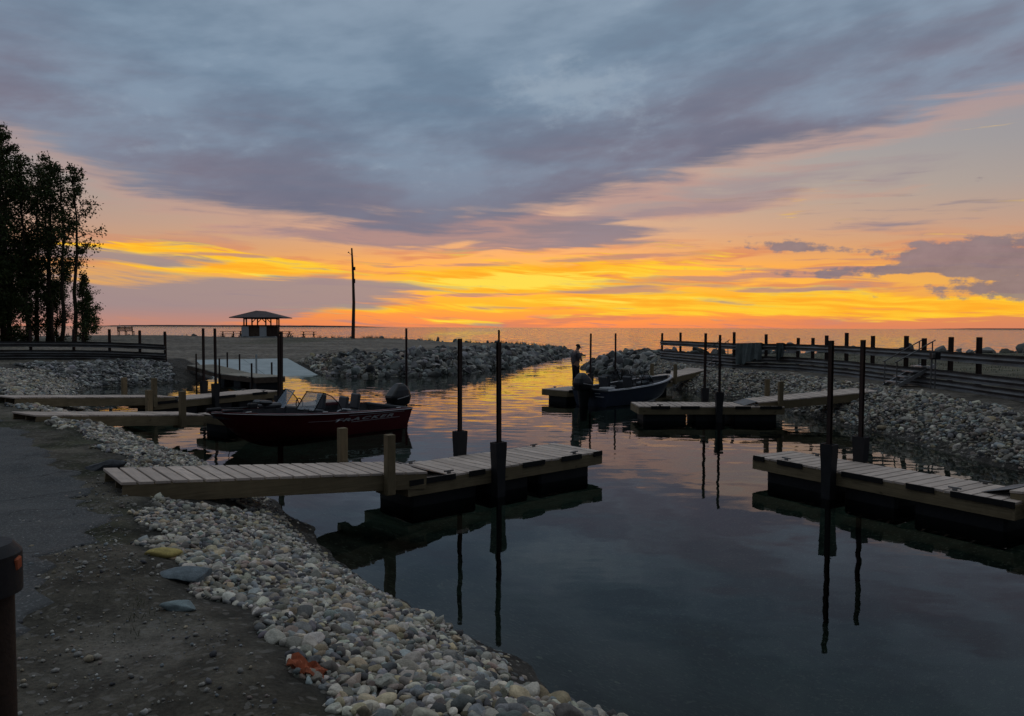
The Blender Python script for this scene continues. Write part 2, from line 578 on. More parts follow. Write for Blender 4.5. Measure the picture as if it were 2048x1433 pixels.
#         x,   y,   plateau height, bank width
CTRL = np.array([(0, 0, 1.45, 2.7), (-2.6, 5.7, 1.12, 2.8), (-5.2, 9.6, 0.80, 2.6), (-4.0, 8.0, 0.9, 2.7), (-10.9, 16.9, 0.80, 2.2), (-14.2, 21.2, 0.80, 2.3), (-20, 28, 1.05, 3.0),
                 (-24, 41, 1.12, 4.2), (-20, 42.5, 1.1, 4.0), (-19, 52, 0.72, 7.0), (-15, 54, 0.80, 6.5), (-10, 51, 1.1, 3.4), (-5, 50.5, 1.30, 3.3), (-1, 58, 1.2, 3.2),
                 (2, 68, 0.98, 3.0), (5, 79, 0.75, 2.6), (-6, 75, 1.15, 3.2), (-12, 62, 1.25, 3.2), (-2, 88, 1.15, 3.0), (-20, 98, 1.55, 3.0), (-30, 99, 1.6, 3.0), (-46, 90, 1.9, 3.0), (-60, 72, 1.5, 3.2),
                 (-40, 62, 1.3, 3.2), (-25, 75, 1.3, 3.0), (-120, 60, 2.2, 4.0), (12.6, 18, 0.93, 2.1), (14.4, 24, 1.0, 2.1), (12.5, 27, 1.0, 2.0), (13.7, 34, 1.0, 2.2),
                 (9.8, 40, 0.9, 2.0), (9.5, 48, 0.95, 2.2), (8.5, 55, 0.75, 2.6), (14, 55, 0.9, 2.6), (30, 60, 1.0, 2.6), (30, 30, 1.2, 2.6), (12.5, 9, 1.1, 2.2),
                 (5, 1, 1.4, 2.6), (60, 10, 1.6, 3.0), (0, -40, 2.0, 3.0), (-30, 0, 1.4, 3.0), (-8, 6, 1.15, 2.6)], float)
# boat ramp frame: t runs down the ramp, w across
RA = np.array([-16.0, 53.5]); RBX = np.array([-12.1, 46.7])
R_AX = (RBX - RA) / np.linalg.norm(RBX - RA)
R_AY = np.array([R_AX[1], -R_AX[0]])      # to the left of the ramp seen from the lot
R_LEN = float(np.linalg.norm(RBX - RA)); R_W = 6.1; R_TOP = 0.72


def hash_noise(P, f, seed=0):
    """cheap smooth value noise on points (n,2)"""
    r = np.random.default_rng(seed).random((256, 256))
    q = P * f + 1000.0
    i = np.floor(q).astype(int)
    u = q - i
    u = u * u * (3 - 2 * u)
    a, b = i[:, 0] % 256, i[:, 1] % 256
    a1, b1 = (a + 1) % 256, (b + 1) % 256
    return (r[a, b] * (1 - u[:, 0]) + r[a1, b] * u[:, 0]) * (1 - u[:, 1]) + (r[a, b1] * (1 - u[:, 0]) + r[a1, b1] * u[:, 0]) * u[:, 1]


def land(P, full=False):
    P = np.asarray(P, float)
    s = shore(P) + (hash_noise(P, 0.9, 1) - 0.5) * 0.35 + (hash_noise(P, 2.7, 2) - 0.5) * 0.12
    near = np.linalg.norm(P, axis=1)
    w = np.zeros(len(P)); pl = np.zeros(len(P)); bw = np.zeros(len(P))
    for cx, cy, ph, wd in CTRL:
        k = 1.0 / ((P[:, 0] - cx) ** 2 + (P[:, 1] - cy) ** 2 + 2.0) ** 1.6
        w += k; pl += k * ph; bw += k * wd
    pl /= w; bw /= w
    t = np.clip(s / bw, 0, 1)
    hi = pl * (1 - (1 - t) ** 1.5)
    lo = np.maximum(-2.3, s * 0.42)
    z = np.where(s > 0, hi, lo)
    z = z + np.where(s > 0, ((hash_noise(P, 1.3, 3) - 0.5) * 0.07 + (hash_noise(P, 4.0, 4) - 0.5) * 0.03) * np.clip(s / 2, 0, 1), 0)
    # the ramp cut
    q = P - RA
    tt = q @ R_AX; ww = q @ R_AY
    rz = R_TOP * (1 - tt / R_LEN)
    din = np.maximum(np.maximum(-ww, ww - R_W), np.maximum(-tt - 0.5, tt - R_LEN - 7.0))
    k = np.clip(1 - din / 1.2, 0, 1)
    z = np.where(din < 1.2, z * (1 - k) + np.minimum(np.maximum(rz, -2.3), 0.8) * k - 0.08 * (k > 0.99), z)
    if full:
        return z, s, pl, bw
    return z


def zat(x, y):
    return float(land(np.array([[x, y]]))[0])


def lines(segs, lo, hi, grow=1.35):
    out = []
    for a, b, st in segs:
        n = max(1, int(round((b - a) / st)))
        out += list(np.linspace(a, b, n, endpoint=False))
    out.append(segs[-1][1])
    st = segs[-1][2]
    v = out[-1]
    while v < hi:
        st *= grow; v = min(v + st, hi); out.append(v)
    st = segs[0][2]
    v = out[0]
    pre = []
    while v > lo:
        st *= grow; v = max(v - st, lo); pre.append(v)
    return np.array(pre[::-1] + out)


def grid_mesh(name, gx, gy, zf):
    nx, ny = len(gx), len(gy)
    XX, YY = np.meshgrid(gx, gy)
    P = np.stack([XX.ravel(), YY.ravel()], 1)
    z = zf(P)
    V = np.column_stack([P, z])
    i = np.arange((nx - 1) * (ny - 1))
    a = (i // (nx - 1)) * nx + i % (nx - 1)
    F = np.stack([a, a + 1, a + nx + 1, a + nx], 1)
    return V, F


def np_mesh(name, V, F, mat=None, col=None, smooth=True):
    """mesh from arrays; every face has F.shape[1] corners"""
    me = bpy.data.meshes.new(name)
    n, k = F.shape
    me.vertices.add(len(V)); me.loops.add(n * k); me.polygons.add(n)
    me.vertices.foreach_set('co', np.ascontiguousarray(V, np.float32).ravel())
    me.loops.foreach_set('vertex_index', np.ascontiguousarray(F, np.int32).ravel())
    me.polygons.foreach_set('loop_start', np.arange(0, n * k, k, dtype=np.int32))
    if smooth:
        me.polygons.foreach_set('use_smooth', np.ones(n, bool))
    me.update(calc_edges=True)
    if col is not None:
        at = me.color_attributes.new('Col', 'FLOAT_COLOR', 'POINT')
        at.data.foreach_set('color', np.column_stack([col, np.ones(len(col))]).astype(np.float32).ravel())
    if mat is not None:
        me.materials.append(mat)
    return me


def ground_mat():
    m, nt, b = new_mat('dirt_and_gravel')
    a = nt.nodes.new('ShaderNodeAttribute')
    a.attribute_name = 'Col'
    c = X(nt, a.outputs['Color'])
    p = geo_pos(nt)
    gx_, gy_, gz_ = sep(nt, p)
    n1 = noise(nt, p, 2.2, 6, 0.65)
    n2 = noise(nt, p, 34.0, 5, 0.7)
    vo = nt.nodes.new('ShaderNodeTexVoronoi')
    vo.inputs['Scale'].default_value = 26.0
    nt.links.new(p.k, vo.inputs['Vector'])
    vc = sep(nt, X(nt, vo.outputs['Color']))[0]
    n0 = noise(nt, xyz(nt, gx_ * 0.10, gy_ * 0.3, 0.0), 1.0, 5, 0.65)
    mul = n0.smooth(0.3, 0.7, 0.66, 1.25) * n1.smooth(0.3, 0.7, 0.5, 1.4) * n2.smooth(0.3, 0.7, 0.7, 1.25)
    mx = nt.nodes.new('ShaderNodeVectorMath')
    mx.operation = 'SCALE'
    nt.links.new(c.k, mx.inputs[0]); nt.links.new(mul.k, mx.inputs['Scale'])
    col = mixc(nt, vc.smooth(0.86, 0.95) * 0.55, X(nt, mx.outputs[0]), (0.20, 0.185, 0.165))
    nt.links.new(col.k, b.inputs['Base Color'])
    b.inputs['Roughness'].default_value = 0.95
    b.inputs['Specular IOR Level'].default_value = 0.15
    bump(nt, b, n2 + vc * 0.3, 0.02)
    return m


MAT['ground'] = ground_mat()
gx = lines([(-46, -15, 0.5), (-15, 13, 0.13), (13, 20, 0.3), (20, 48, 0.8)], -26000, 26000)
gy = lines([(-3, 1.5, 0.3), (1.5, 26, 0.13), (26, 62, 0.35), (62, 106, 0.7)], -26000, 26000, 1.4)
_cache = {}


def _zf(P):
    z, s, pl, bw = land(P, True)
    _cache['s'], _cache['bw'], _cache['P'], _cache['z'] = s, bw, P, z
    return z


V, F = grid_mesh('ground', gx, gy, _zf)
P, s, z = _cache['P'], _cache['s'], _cache['z']
dirt = np.array([0.108, 0.096, 0.074]); gravel = np.array([0.20, 0.175, 0.145]); sand = np.array([0.14, 0.115, 0.09])
grass = np.array([0.055, 0.062, 0.030]); bed = np.array([0.046, 0.070, 0.058]); bankc = np.array([0.055, 0.050, 0.044])


def sm(v, a, b):
    t = np.clip((v - a) / (b - a), 0, 1)
    return (t * t * (3 - 2 * t))[:, None]


nz = hash_noise(P, 0.5, 5); nz2 = hash_noise(P, 2.1, 6); nz3 = hash_noise(P, 0.12, 8)
col = np.tile(dirt, (len(P), 1))
lot = sm(P[:, 1], 40, 46) * (1 - sm(P[:, 0], 6, 9))
col = col * (1 - lot) + gravel * lot
lotd = lot * sm(nz3, 0.45, 0.75)
col = col * (1 - lotd * 0.5) + grass * lotd * 0.5
rl = sm(P[:, 0], 9, 11.5) * sm(P[:, 1], 4, 8)
col = col * (1 - rl) + (gravel * 0.75) * rl
far_r = sm(P[:, 0], 14.3, 15.2) * sm(P[:, 1], 6, 10)
col = col * (1 - far_r) + (grass * (0.55 + 0.9 * nz[:, None])) * far_r * 0.6 + gravel * far_r * 0.4
gr = sm(nz * 0.6 + nz2 * 0.4, 0.52, 0.72) * (1 - sm(P[:, 1], 20, 30)) * (1 - rl)
col = col * (1 - gr * 0.75) + grass * 0.75 * gr * 0.75
# trodden pale patch of bare earth by the stones
pale = np.exp(-(((P[:, 0] + 2.15) / 0.55) ** 2 + ((P[:, 1] - 4.3) / 0.7) ** 2))[:, None] * (0.6 + 0.8 * nz2[:, None])
col = col + pale * np.array([0.045, 0.042, 0.040])
bk = sm(_cache['bw'] - s, 0.0, 0.5)
col = col * (1 - bk) + bankc * bk
wet = sm(-s, 0.0, 1.2)
col = col * (1 - wet) + bed * (0.35 + 1.3 * nz3[:, None] * (0.6 + 0.8 * nz[:, None])) * wet
ground = link('ground', np_mesh('ground', V, F, MAT['ground'], col))
tag(ground, kind='structure')

# ------------------------------------------------------------------ water
wm = bpy.data.materials.new('harbour_water')
wm.use_nodes = True
nt = wm.node_tree
nt.nodes.clear()
gp = geo_pos(nt)
wx, wy, wz = sep(nt, gp)


def slope_noise(sx, sy, det, off=0.0):
    c = noise(nt, xyz(nt, wx * sx + off, wy * sy, off * 3.1), 1.0, det, 0.55, 0.0, True)
    r, g, _ = sep(nt, c)
    return r - 0.5, g - 0.5


calm_x, calm_y = slope_noise(1.1, 1.6, 2)
rip_x, rip_y = slope_noise(0.8, 3.2, 3, 17.0)
fin_x, fin_y = slope_noise(5.0, 13.0, 3, 41.0)
lake_x, lake_y = slope_noise(0.55, 1.5, 4, 63.0)
patch = noise(nt, xyz(nt, wx * 0.11, wy * 0.2, 5.0), 1.0, 3, 0.5)
a_rip = wy.smooth(11.0, 27.0, 0.020, 0.12) * patch.smooth(0.25, 0.7, 0.35, 1.35)
a_lake = wy.smooth(40.0, 90.0, 0.0, 0.9)
a_fin = wy.smooth(10.0, 40.0, 0.008, 0.035)
nx = calm_x * 0.030 + rip_x * a_rip * 0.35 + lake_x * a_lake * 0.4 + fin_x * a_fin * 0.5
ny = calm_y * 0.044 - a_lake * 0.04 + rip_y * a_rip + lake_y * a_lake + fin_y * a_fin
vn = nt.nodes.new('ShaderNodeVectorMath')
vn.operation = 'NORMALIZE'
nt.links.new(xyz(nt, nx, ny, 1.0).k, vn.inputs[0])
NRM = vn.outputs[0]
fr = nt.nodes.new('ShaderNodeFresnel')
fr.inputs['IOR'].default_value = 1.26
nt.links.new(NRM, fr.inputs['Normal'])
gl = nt.nodes.new('ShaderNodeBsdfGlossy')
gl.inputs['Roughness'].default_value = 0.02
gl.inputs['Color'].default_value = (0.97, 0.97, 0.96, 1)
nt.links.new(NRM, gl.inputs['Normal'])
tr = nt.nodes.new('ShaderNodeBsdfTransparent')
tr.inputs['Color'].default_value = (0.54, 0.62, 0.57, 1)
mxs = nt.nodes.new('ShaderNodeMixShader')
nt.links.new(fr.outputs[0], mxs.inputs[0])
nt.links.new(tr.outputs[0], mxs.inputs[1])
nt.links.new(gl.outputs[0], mxs.inputs[2])
ou = nt.nodes.new('ShaderNodeOutputMaterial')
nt.links.new(mxs.outputs[0], ou.inputs['Surface'])
water = MB().add([(-26000, -50, 0), (26000, -50, 0), (26000, 26000, 0), (-26000, 26000, 0)], [(0, 1, 2, 3)]).build('water', wm)
tag(water, kind='structure')

# ------------------------------------------------------------------ asphalt path and boat ramp
def asphalt():
    m, nt, b = new_mat('worn_asphalt')
    p = geo_pos(nt)
    n1 = noise(nt, p, 0.9, 5, 0.6)
    n2 = noise(nt, p, 60.0, 3, 0.7)
    vo = nt.nodes.new('ShaderNodeTexVoronoi')
    vo.inputs['Scale'].default_value = 70.0
    nt.links.new(p.k, vo.inputs['Vector'])
    vc = sep(nt, X(nt, vo.outputs['Color']))[0]
    c = mixc(nt, n1.smooth(0.3, 0.7), (0.036, 0.038, 0.038), (0.075, 0.077, 0.076))
    c = mixc(nt, vc.smooth(0.72, 0.95) * 0.5, c, (0.20, 0.20, 0.20))
    cr = nt.nodes.new('ShaderNodeTexVoronoi')
    cr.feature = 'DISTANCE_TO_EDGE'
    cr.inputs['Scale'].default_value = 0.55
    q = noise(nt, p, 1.7, 4, 0.6, 0, True)
    w = nt.nodes.new('ShaderNodeVectorMath')
    w.operation = 'MULTIPLY_ADD'
    nt.links.new(q.k, w.inputs[0]); w.inputs[1].default_value = (0.9, 0.9, 0.9); nt.links.new(p.k, w.inputs[2])
    nt.links.new(w.outputs[0], cr.inputs['Vector'])
    ck = X(nt, cr.outputs['Distance']).smooth(0.012, 0.003)
    c = mixc(nt, ck * 0.8, c, (0.018, 0.018, 0.017))
    nt.links.new(c.k, b.inputs['Base Color'])
    b.inputs['Roughness'].default_value = 0.88
    bump(nt, b, n2 + vc * 0.4 - ck * 0.8, 0.012)
    return m


MAT['asphalt'] = asphalt()
edge_pts = [(-1.6, -6), (-2.1, 1.0), (-2.45, 3.3), (-2.95, 4.85), (-3.55, 6.1), (-4.6, 8.1), (-5.75, 10.1), (-7.3, 11.9), (-10.4, 15.6), (-13.0, 18.6), (-16.5, 23), (-21, 28.5), (-28, 33)]


def resample(pts, st):
    pts = [np.array(p, float) for p in pts]
    out = []
    for a, b in zip(pts[:-1], pts[1:]):
        n = max(1, int(np.linalg.norm(b - a) / st))
        out += [a + (b - a) * i / n for i in range(n)]
    return np.array(out + [pts[-1]])


EP = resample(edge_pts, 0.12)
for _ in range(40):
    EP[1:-1] = (EP[:-2] + EP[1:-1] * 2 + EP[2:]) / 4
tang = np.gradient(EP, axis=0)
tang /= np.linalg.norm(tang, axis=1)[:, None]
left = np.stack([-tang[:, 1], tang[:, 0]], 1)
EP = EP + left * ((hash_noise(EP, 1.1, 21) - 0.4) * 0.6 + (hash_noise(EP, 4.5, 22) - 0.5) * 0.3 + (hash_noise(EP, 11.0, 23) - 0.5) * 0.12)[:, None]
W = np.concatenate([[0, 0.03], np.linspace(0.15, 3.2, 22)])
pv = np.concatenate([EP + left * w for w in W])
pz = land(pv) + 0.016
pz[:len(EP)] -= 0.03
n = len(EP)
i = np.arange((len(W) - 1) * (n - 1))
a = (i // (n - 1)) * n + i % (n - 1)
PF = np.stack([a, a + 1, a + n + 1, a + n], 1)
path = link('asphalt_path', np_mesh('asphalt_path', np.column_stack([pv, pz]), PF, MAT['asphalt']))
tag(path, kind='structure')


def ramp_pt(t, w, dz=0.0):
    q = RA + R_AX * t + R_AY * w
    return (q[0], q[1], R_TOP * (1 - t / R_LEN) + dz)


mb = MB()
slabs = [(-0.2, 2.55), (2.58, 5.3), (5.33, 8.4), (8.43, 13.5)]
ramp_root = bpy.data.objects.new('boat_ramp', None)
COL.objects.link(ramp_root)
tag(ramp_root, kind='structure')
for t0, t1 in slabs:
    for w0, w1 in ((0.0, 3.03), (3.06, 6.1)):
        m_ = MB()
        c = [ramp_pt(t0, w0), ramp_pt(t1, w0), ramp_pt(t1, w1), ramp_pt(t0, w1)]
        m_.add([(x, y, zz - 0.15) for x, y, zz in c] + c, [(3, 2, 1, 0), (4, 5, 6, 7), (0, 1, 5, 4), (1, 2, 6, 5), (2, 3, 7, 6), (3, 0, 4, 7)])
        m_.build('concrete_slab', 'concrete', ramp_root)

# ------------------------------------------------------------------ docks
PITCH = 0.2
_pl = {}


def plank_mesh(w, mat='deck', board=0.177):
    k = (round(w, 2), mat, board)
    if k not in _pl:
        # board lies along local X of its own mesh so the grain follows it
        _pl[k] = MB().box((0, 0, 0), (w, board, 0.038)).mesh('plank', mat, bevel=0.004)
    return _pl[k]


def planks(root, x0, x1, w, ztop, slope=0.0, mat='deck'):
    """boards laid across from x0 to x1; ztop = upper face at x0"""
    n = int((x1 - x0) / PITCH)
    st = (x1 - x0) / n
    for i in range(n):
        x = x0 + (i + 0.5) * st
        o = link('plank', plank_mesh(w, mat), root)
        o.location = (x, random.uniform(-0.012, 0.012), ztop + slope * (x - x0) - 0.019 + random.uniform(-0.003, 0.003))
        o.rotation_euler = (-math.atan(slope) + random.uniform(-0.01, 0.01), random.uniform(-0.004, 0.004), math.pi / 2 + random.uniform(-0.008, 0.008))


def make_float(label, p0, p1, w, side, guides=(), bumpers=(), ztop=0.5, group='floating docks'):
    """float dock: p0 shore end, p1 outer end of its near edge; body lies on the given side (+1 = left of p0->p1)"""
    p0, p1 = Vector(p0), Vector(p1)
    d = p1 - p0
    L = d.length
    a = math.atan2(d.y, d.x)
    t = thing('floating_dock', label, 'dock', (p0.x, p0.y, 0), a, group)
    yc = side * w / 2
    planks(t, 0, L, w, ztop)
    for o in t.children:
        o.location.y += yc
    zb = ztop - 0.041
    for s in (-1, 1):
        MB().box((L / 2, yc + s * (w / 2 - 0.022), zb - 0.11), (L - 0.09, 0.04, 0.22)).build('side_board', 'lumber', t)
    for x in (0.022, L - 0.022):
        eb = MB().box((0, 0, 0), (w + 0.0, 0.042, 0.216)).build('end_board', 'lumber', t)
        eb.location = (x, yc, zb - 0.11)
        eb.rotation_euler = (0, 0, math.pi / 2)
    nf = 3
    for i in range(nf):
        c = (L - 0.3) * (i + 0.5) / nf + 0.15
        MB().box((c, yc, -0.02), ((L - 0.3) / nf - (0.08 if i != 1 else 0.5), w - 0.36, 0.52)).build('float_tank', 'black_plastic', t, bevel=0.04)
    for x0, x1, s in bumpers:
        yy = yc + s * (w / 2 + 0.014)
        MB().box(((x0 + x1) / 2, yy, ztop - 0.035), (x1 - x0, 0.022, 0.09)).build('rubber_bumper', 'rubber', t)
    for x in (0.9, L - 0.7):
        for s in (-1, 1):
            cl = MB().box((x, yc + s * (w / 2 - 0.11), ztop + 0.045), (0.20, 0.028, 0.024)).box((x, yc + s * (w / 2 - 0.11), ztop + 0.018), (0.07, 0.035, 0.04))
            cl.build('cleat', 'galv', t, bevel=0.006)
    for x, s in guides:
        y = yc + s * (w / 2 + 0.09)
        make_guide(t, x, y, s, ztop)
    return t


def make_guide(t, x, y, s, ztop):
    """black tapered pile guide bolted to the dock edge: wide collar above the deck narrowing to the water"""
    m = MB()
    prof = [(0.47, 0.125), (0.34, 0.122), (0.12, 0.105), (-0.12, 0.092), (-0.52, 0.085)]
    outer, inner = [], []
    for dz, hw in prof:
        zz = ztop + dz
        outer.append([(x + hw, y + 0.085, zz), (x - hw, y + 0.085, zz), (x - hw, y - 0.085, zz), (x + hw, y - 0.085, zz)])
        inner.append([(x + hw - 0.025, y + 0.065, zz), (x - hw + 0.025, y + 0.065, zz), (x - hw + 0.025, y - 0.065, zz), (x + hw - 0.025, y - 0.065, zz)])
    m.loft(outer[::-1] + inner)
    m.build('pile_guide', 'black_plastic', t)


def make_gangway(label, p0, p1, w, side, z0, z1, posts=True, group='wooden gangways', plate=True):
    """ramp of boards from the bank (p0, z0) down to the float (p1, z1), given by its near edge"""
    p0, p1 = Vector(p0), Vector(p1)
    d = p1 - p0
    L = d.length
    a = math.atan2(d.y, d.x)
    sl = (z1 - z0) / L
    t = thing('gangway', label, 'gangway', (p0.x, p0.y, 0), a, group)
    yc = side * w / 2
    planks(t, 0, L, w, z0, sl)
    for o in t.children:
        o.location.y += yc
    for s in (-1, 1):
        y = yc + s * (w / 2 - 0.025)
        MB().beam((0.03, y, z0 - 0.041 - 0.12), (L - 0.03, y, z1 - 0.041 - 0.12), 0.045, 0.24).build('stringer', 'lumber', t)
    MB().beam((0.06, yc, z0 - 0.14), (L * 0.96, yc, z1 - 0.14), 0.045, 0.19).build('stringer', 'lumber', t)
    if posts:
        for s in (-1, 1):
            x = L * (0.835 if s == -side else 0.80)
            y = yc + s * (w / 2 + 0.075)
            zt = z0 + sl * x + (0.62 if s == -side else 0.58)
            m = MB().box((0, 0, 0), (zt - 0.35, 0.14, 0.14)).build('post', 'lumber', t, bevel=0.008)
            m.location = (x, y, (zt + 0.35) / 2)
            m.rotation_euler = (0, -math.pi / 2, 0)
            MB().beam((x, yc + s * 0.3, 0.40), (x, y, 0.40), 0.09, 0.14).build('bracket', 'lumber', t)
    if plate:
        m = MB().add([(L + 0.0, yc - w * 0.42, z1 + 0.012), (L + 0.42, yc - w * 0.42, 0.512), (L + 0.42, yc + w * 0.42, 0.512), (L, yc + w * 0.42, z1 + 0.012),
                      (L + 0.0, yc - w * 0.42, z1 + 0.004), (L + 0.42, yc - w * 0.42, 0.505), (L + 0.42, yc + w * 0.42, 0.505), (L, yc + w * 0.42, z1 + 0.004)],
                     [(0, 1, 2, 3), (7, 6, 5, 4), (0, 4, 5, 1), (1, 5, 6, 2), (2, 6, 7, 3), (3, 7, 4, 0)])
        m.build('hinge_plate', 'galv', t)
    return t


def along(p0, p1, x, y=0.0):
    p0, p1 = Vector(p0), Vector(p1)
    d = (p1 - p0).normalized()
    return (p0.x + d.x * x - d.y * y, p0.y + d.y * x + d.x * y)


_hb = {}


def pile(label, xy, top=2.8, w=0.085, rz=0.0, kind='h', group='steel mooring piles', lean=(0, 0)):
    if kind == 'h':
        w *= 0.55
        lean = (random.uniform(-0.008, 0.008), random.uniform(-0.008, 0.008))
    k = (kind, w)
    if k not in _hb:
        m = MB()
        if kind == 'h':
            t = 0.010
            poly = [(-w / 2, -w / 2), (w / 2, -w / 2), (w / 2, -w / 2 + t), (t / 2, -w / 2 + t), (t / 2, w / 2 - t), (w / 2, w / 2 - t), (w / 2, w / 2), (-w / 2, w / 2),
                    (-w / 2, w / 2 - t), (-t / 2, w / 2 - t), (-t / 2, -w / 2 + t), (-w / 2, -w / 2 + t)]
            m.prism(poly, -5.2, 0)
        else:
            m.tube([(0, 0, -5.2), (0, 0, 0)], w / 2, 12)
        _hb[k] = m.mesh('steel_pile', 'rust', smooth=(kind != 'h'))
    o = link('steel_pile', _hb[k], None, (xy[0], xy[1], top), rz)
    o.rotation_euler = (lean[0], lean[1], rz)
    return tag(o, label, 'pile', group)


BL = [(0.05, 0.45, -1), (1.15, 1.9, -1), (2.6, 3.3, -1), (3.9, 4.5, -1)]
# near-left dock
g0, g1 = (-4.98, 9.46), (-1.38, 12.3)
make_gangway('nearest gangway, pale boards running from the asphalt over the foreground stones', g0, g1, 1.2, 1, 1.02, 0.62)
f0, f1 = (-1.68, 12.08), (1.84, 15.15)
La = (Vector(f1) - Vector(f0)).length
make_float('nearest floating dock on the left side, in the middle of the picture', f0, f1, 1.4, 1, [(1.84, -1), (2.18, 1)],
           [(0.02, 0.95, -1), (1.25, 1.6, -1), (2.5, 3.05, -1), (3.5, 4.05, -1), (4.4, La - 0.02, -1)])
pile('rusty steel pile on the near edge of the nearest dock', along(f0, f1, 1.84, -0.09), 2.74, 0.12, 0.72)
pile('rusty steel pile on the far edge of the nearest dock', along(f0, f1, 2.18, 1.4 + 0.09), 2.78, 0.12, 0.72)
# the red boat's dock
g0, g1 = (-10.7, 16.75), (-8.3, 20.2)
make_gangway('gangway leading to the bow of the red boat', g0, g1, 1.2, 1, 1.0, 0.62)
f0, f1 = (-7.95, 20.75), (-5.1, 24.9)
make_float('floating dock hidden behind the red boat', f0, f1, 1.4, 1, [(1.75, -1), (3.1, 1)], [(0.1, 0.8, -1), (2.4, 3.0, -1)])
pile('greyish steel pile standing just behind the red boat windscreen', along(f0, f1, 1.75, -0.09), 2.74, 0.115, 0.95)
pile('dark steel pile right beside the red boat windscreen', along(f0, f1, 3.1, 1.49), 2.84, 0.125, 0.95)
# dock beyond it
g0, g1 = (-13.95, 20.95), (-11.4, 25.35)
make_gangway('farther left gangway above the stones, beyond the red boat gangway', g0, g1, 1.2, 1, 1.0, 0.62)
f0, f1 = (-11.8, 24.6), (-9.1, 29.3)
make_float('floating dock between the red boat and the boat ramp', f0, f1, 1.35, 1, [(2.37, -1), (3.07, 1)], [(0.1, 0.9, -1), (2.6, 3.3, -1), (4.1, 4.8, -1)])
pile('right one of two tall piles standing before the ramp dock', along(f0, f1, 2.37, -0.09), 2.93, 0.125, 1.05)
pile('left one of two tall piles standing before the ramp dock', along(f0, f1, 3.07, 1.44), 2.93, 0.125, 1.05)
# right middle dock
g0, g1 = (12.15, 24.35), (7.95, 24.1)
make_gangway('gangway on the right from the stone beach, with a stub post', g0, g1, 1.3, -1, 1.0, 0.62)
f0, f1 = (8.75, 23.95), (4.05, 23.85)
make_float('floating dock on the right in front of the blue boat', f0, f1, 1.45, -1, [(2.15, 1), (2.15, -1)],
           [(0.1, 0.8, 1), (1.1, 1.6, 1), (2.75, 3.35, 1), (3.7, 4.3, 1)])
pile('rusty pile on the near edge of the dock in front of the blue boat', along(f0, f1, 2.15, 0.09), 2.79, 0.12, 0.0)
pile('rusty pile on the far edge of the dock in front of the blue boat', along(f0, f1, 2.15, -1.54), 2.83, 0.14, 0.0)
# near-right dock
f0, f1 = (7.25, 10.7), (4.74, 14.66)
make_float('nearest floating dock on the right side, running out of the picture', f0, f1, 1.15, -1, [(2.95, 1), (3.2, -1)],
           [(0.0, 0.9, 1), (1.15, 1.6, 1), (2.0, 2.75, 1), (3.55, 4.1, 1), (4.4, 4.66, 1)])
pile('rusty pile on the near edge of the nearest right dock', along(f0, f1, 2.95, 0.09), 2.79, 0.125, 2.1)
pile('rusty pile on the far edge of the nearest right dock', along(f0, f1, 3.2, -1.24), 2.79, 0.125, 2.1)
g0, g1 = (10.05, 6.7), (7.35, 11.0)
make_gangway('gangway at the right edge of the picture, only its foot showing', g0, g1, 1.15, -1, 1.05, 0.62, posts=False)
# dock of the blue boat
g0, g1 = (10.1, 38.0), (7.2, 35.0)
make_gangway('gangway behind the bow of the blue boat', g0, g1, 1.25, -1, 0.95, 0.62)
f0, f1 = (7.6, 35.4), (2.2, 29.75)
make_float('floating dock where the person stands beside the blue boat', f0, f1, 1.35, -1, [(4.45, -1), (2.6, -1)], [(0.2, 0.9, 1), (6.9, 7.7, 1)], 0.5)
pile('slim pile just right of the standing person', along(f0, f1, 4.45, -1.44), 2.75, 0.11, 0.8)
pile('slim pile rising before the rubble mound across the channel', along(f0, f1, 2.6, -1.44), 2.75, 0.11, 0.8)
# lone mooring poles
pile('thin lone pole above the black motor of the red boat', (-4.68, 33.2), 2.95, 0.10, 0, 'p')
pile('thin lone pole lined up behind the nearest dock pile', (-0.63, 36.0), 2.88, 0.10, 0, 'p')

# boarding dock along the ramp
t = thing('boarding_dock', 'pale boarding dock lying along the concrete boat ramp', 'dock', (-18.4, 42.4, 0), math.atan2(35.6 - 42.4, -12.2 + 18.4))
L = math.hypot(6.2, 6.8)
MAT['pale_deck'] = wood_mat('pale_deck', (0.36, 0.33, 0.27), 0.2)
PITCH = 0.3
for o_ in [None]:
    n_ = int(L / 0.3)
    for i in range(n_):
        x = (i + 0.5) * L / n_
        zz = 0.80 - 0.26 * min(1, x / (L * 0.55)) + 0.03 * (x > L * 0.8)
        o = link('plank', plank_mesh(1.5, 'pale_deck', 0.29), t, (x, 0.75, zz), math.pi / 2)
PITCH = 0.2
MB().beam((0, 0.03, 0.66), (L * 0.55, 0.03, 0.40), 0.05, 0.2).build('side_board', 'oldwood', t)
MB().beam((0, 1.47, 0.66), (L * 0.55, 1.47, 0.40), 0.05, 0.2).build('side_board', 'oldwood', t)
MB().beam((L * 0.55, 0.03, 0.40), (L, 0.03, 0.42), 0.05, 0.22).build('side_board', 'oldwood', t)
MB().beam((L * 0.55, 1.47, 0.40), (L, 1.47, 0.42), 0.05, 0.22).build('side_board', 'oldwood', t)
MB().beam((L - 0.02, 0.0, 0.42), (L - 0.02, 1.5, 0.42), 0.05, 0.24).build('end_board', 'oldwood', t)
for x in (L * 0.5, L * 0.72, L * 0.93):
    MB().box((x, 0.75, 0.1), (0.9, 1.2, 0.5)).build('float_tank', 'black_plastic', t, bevel=0.04)
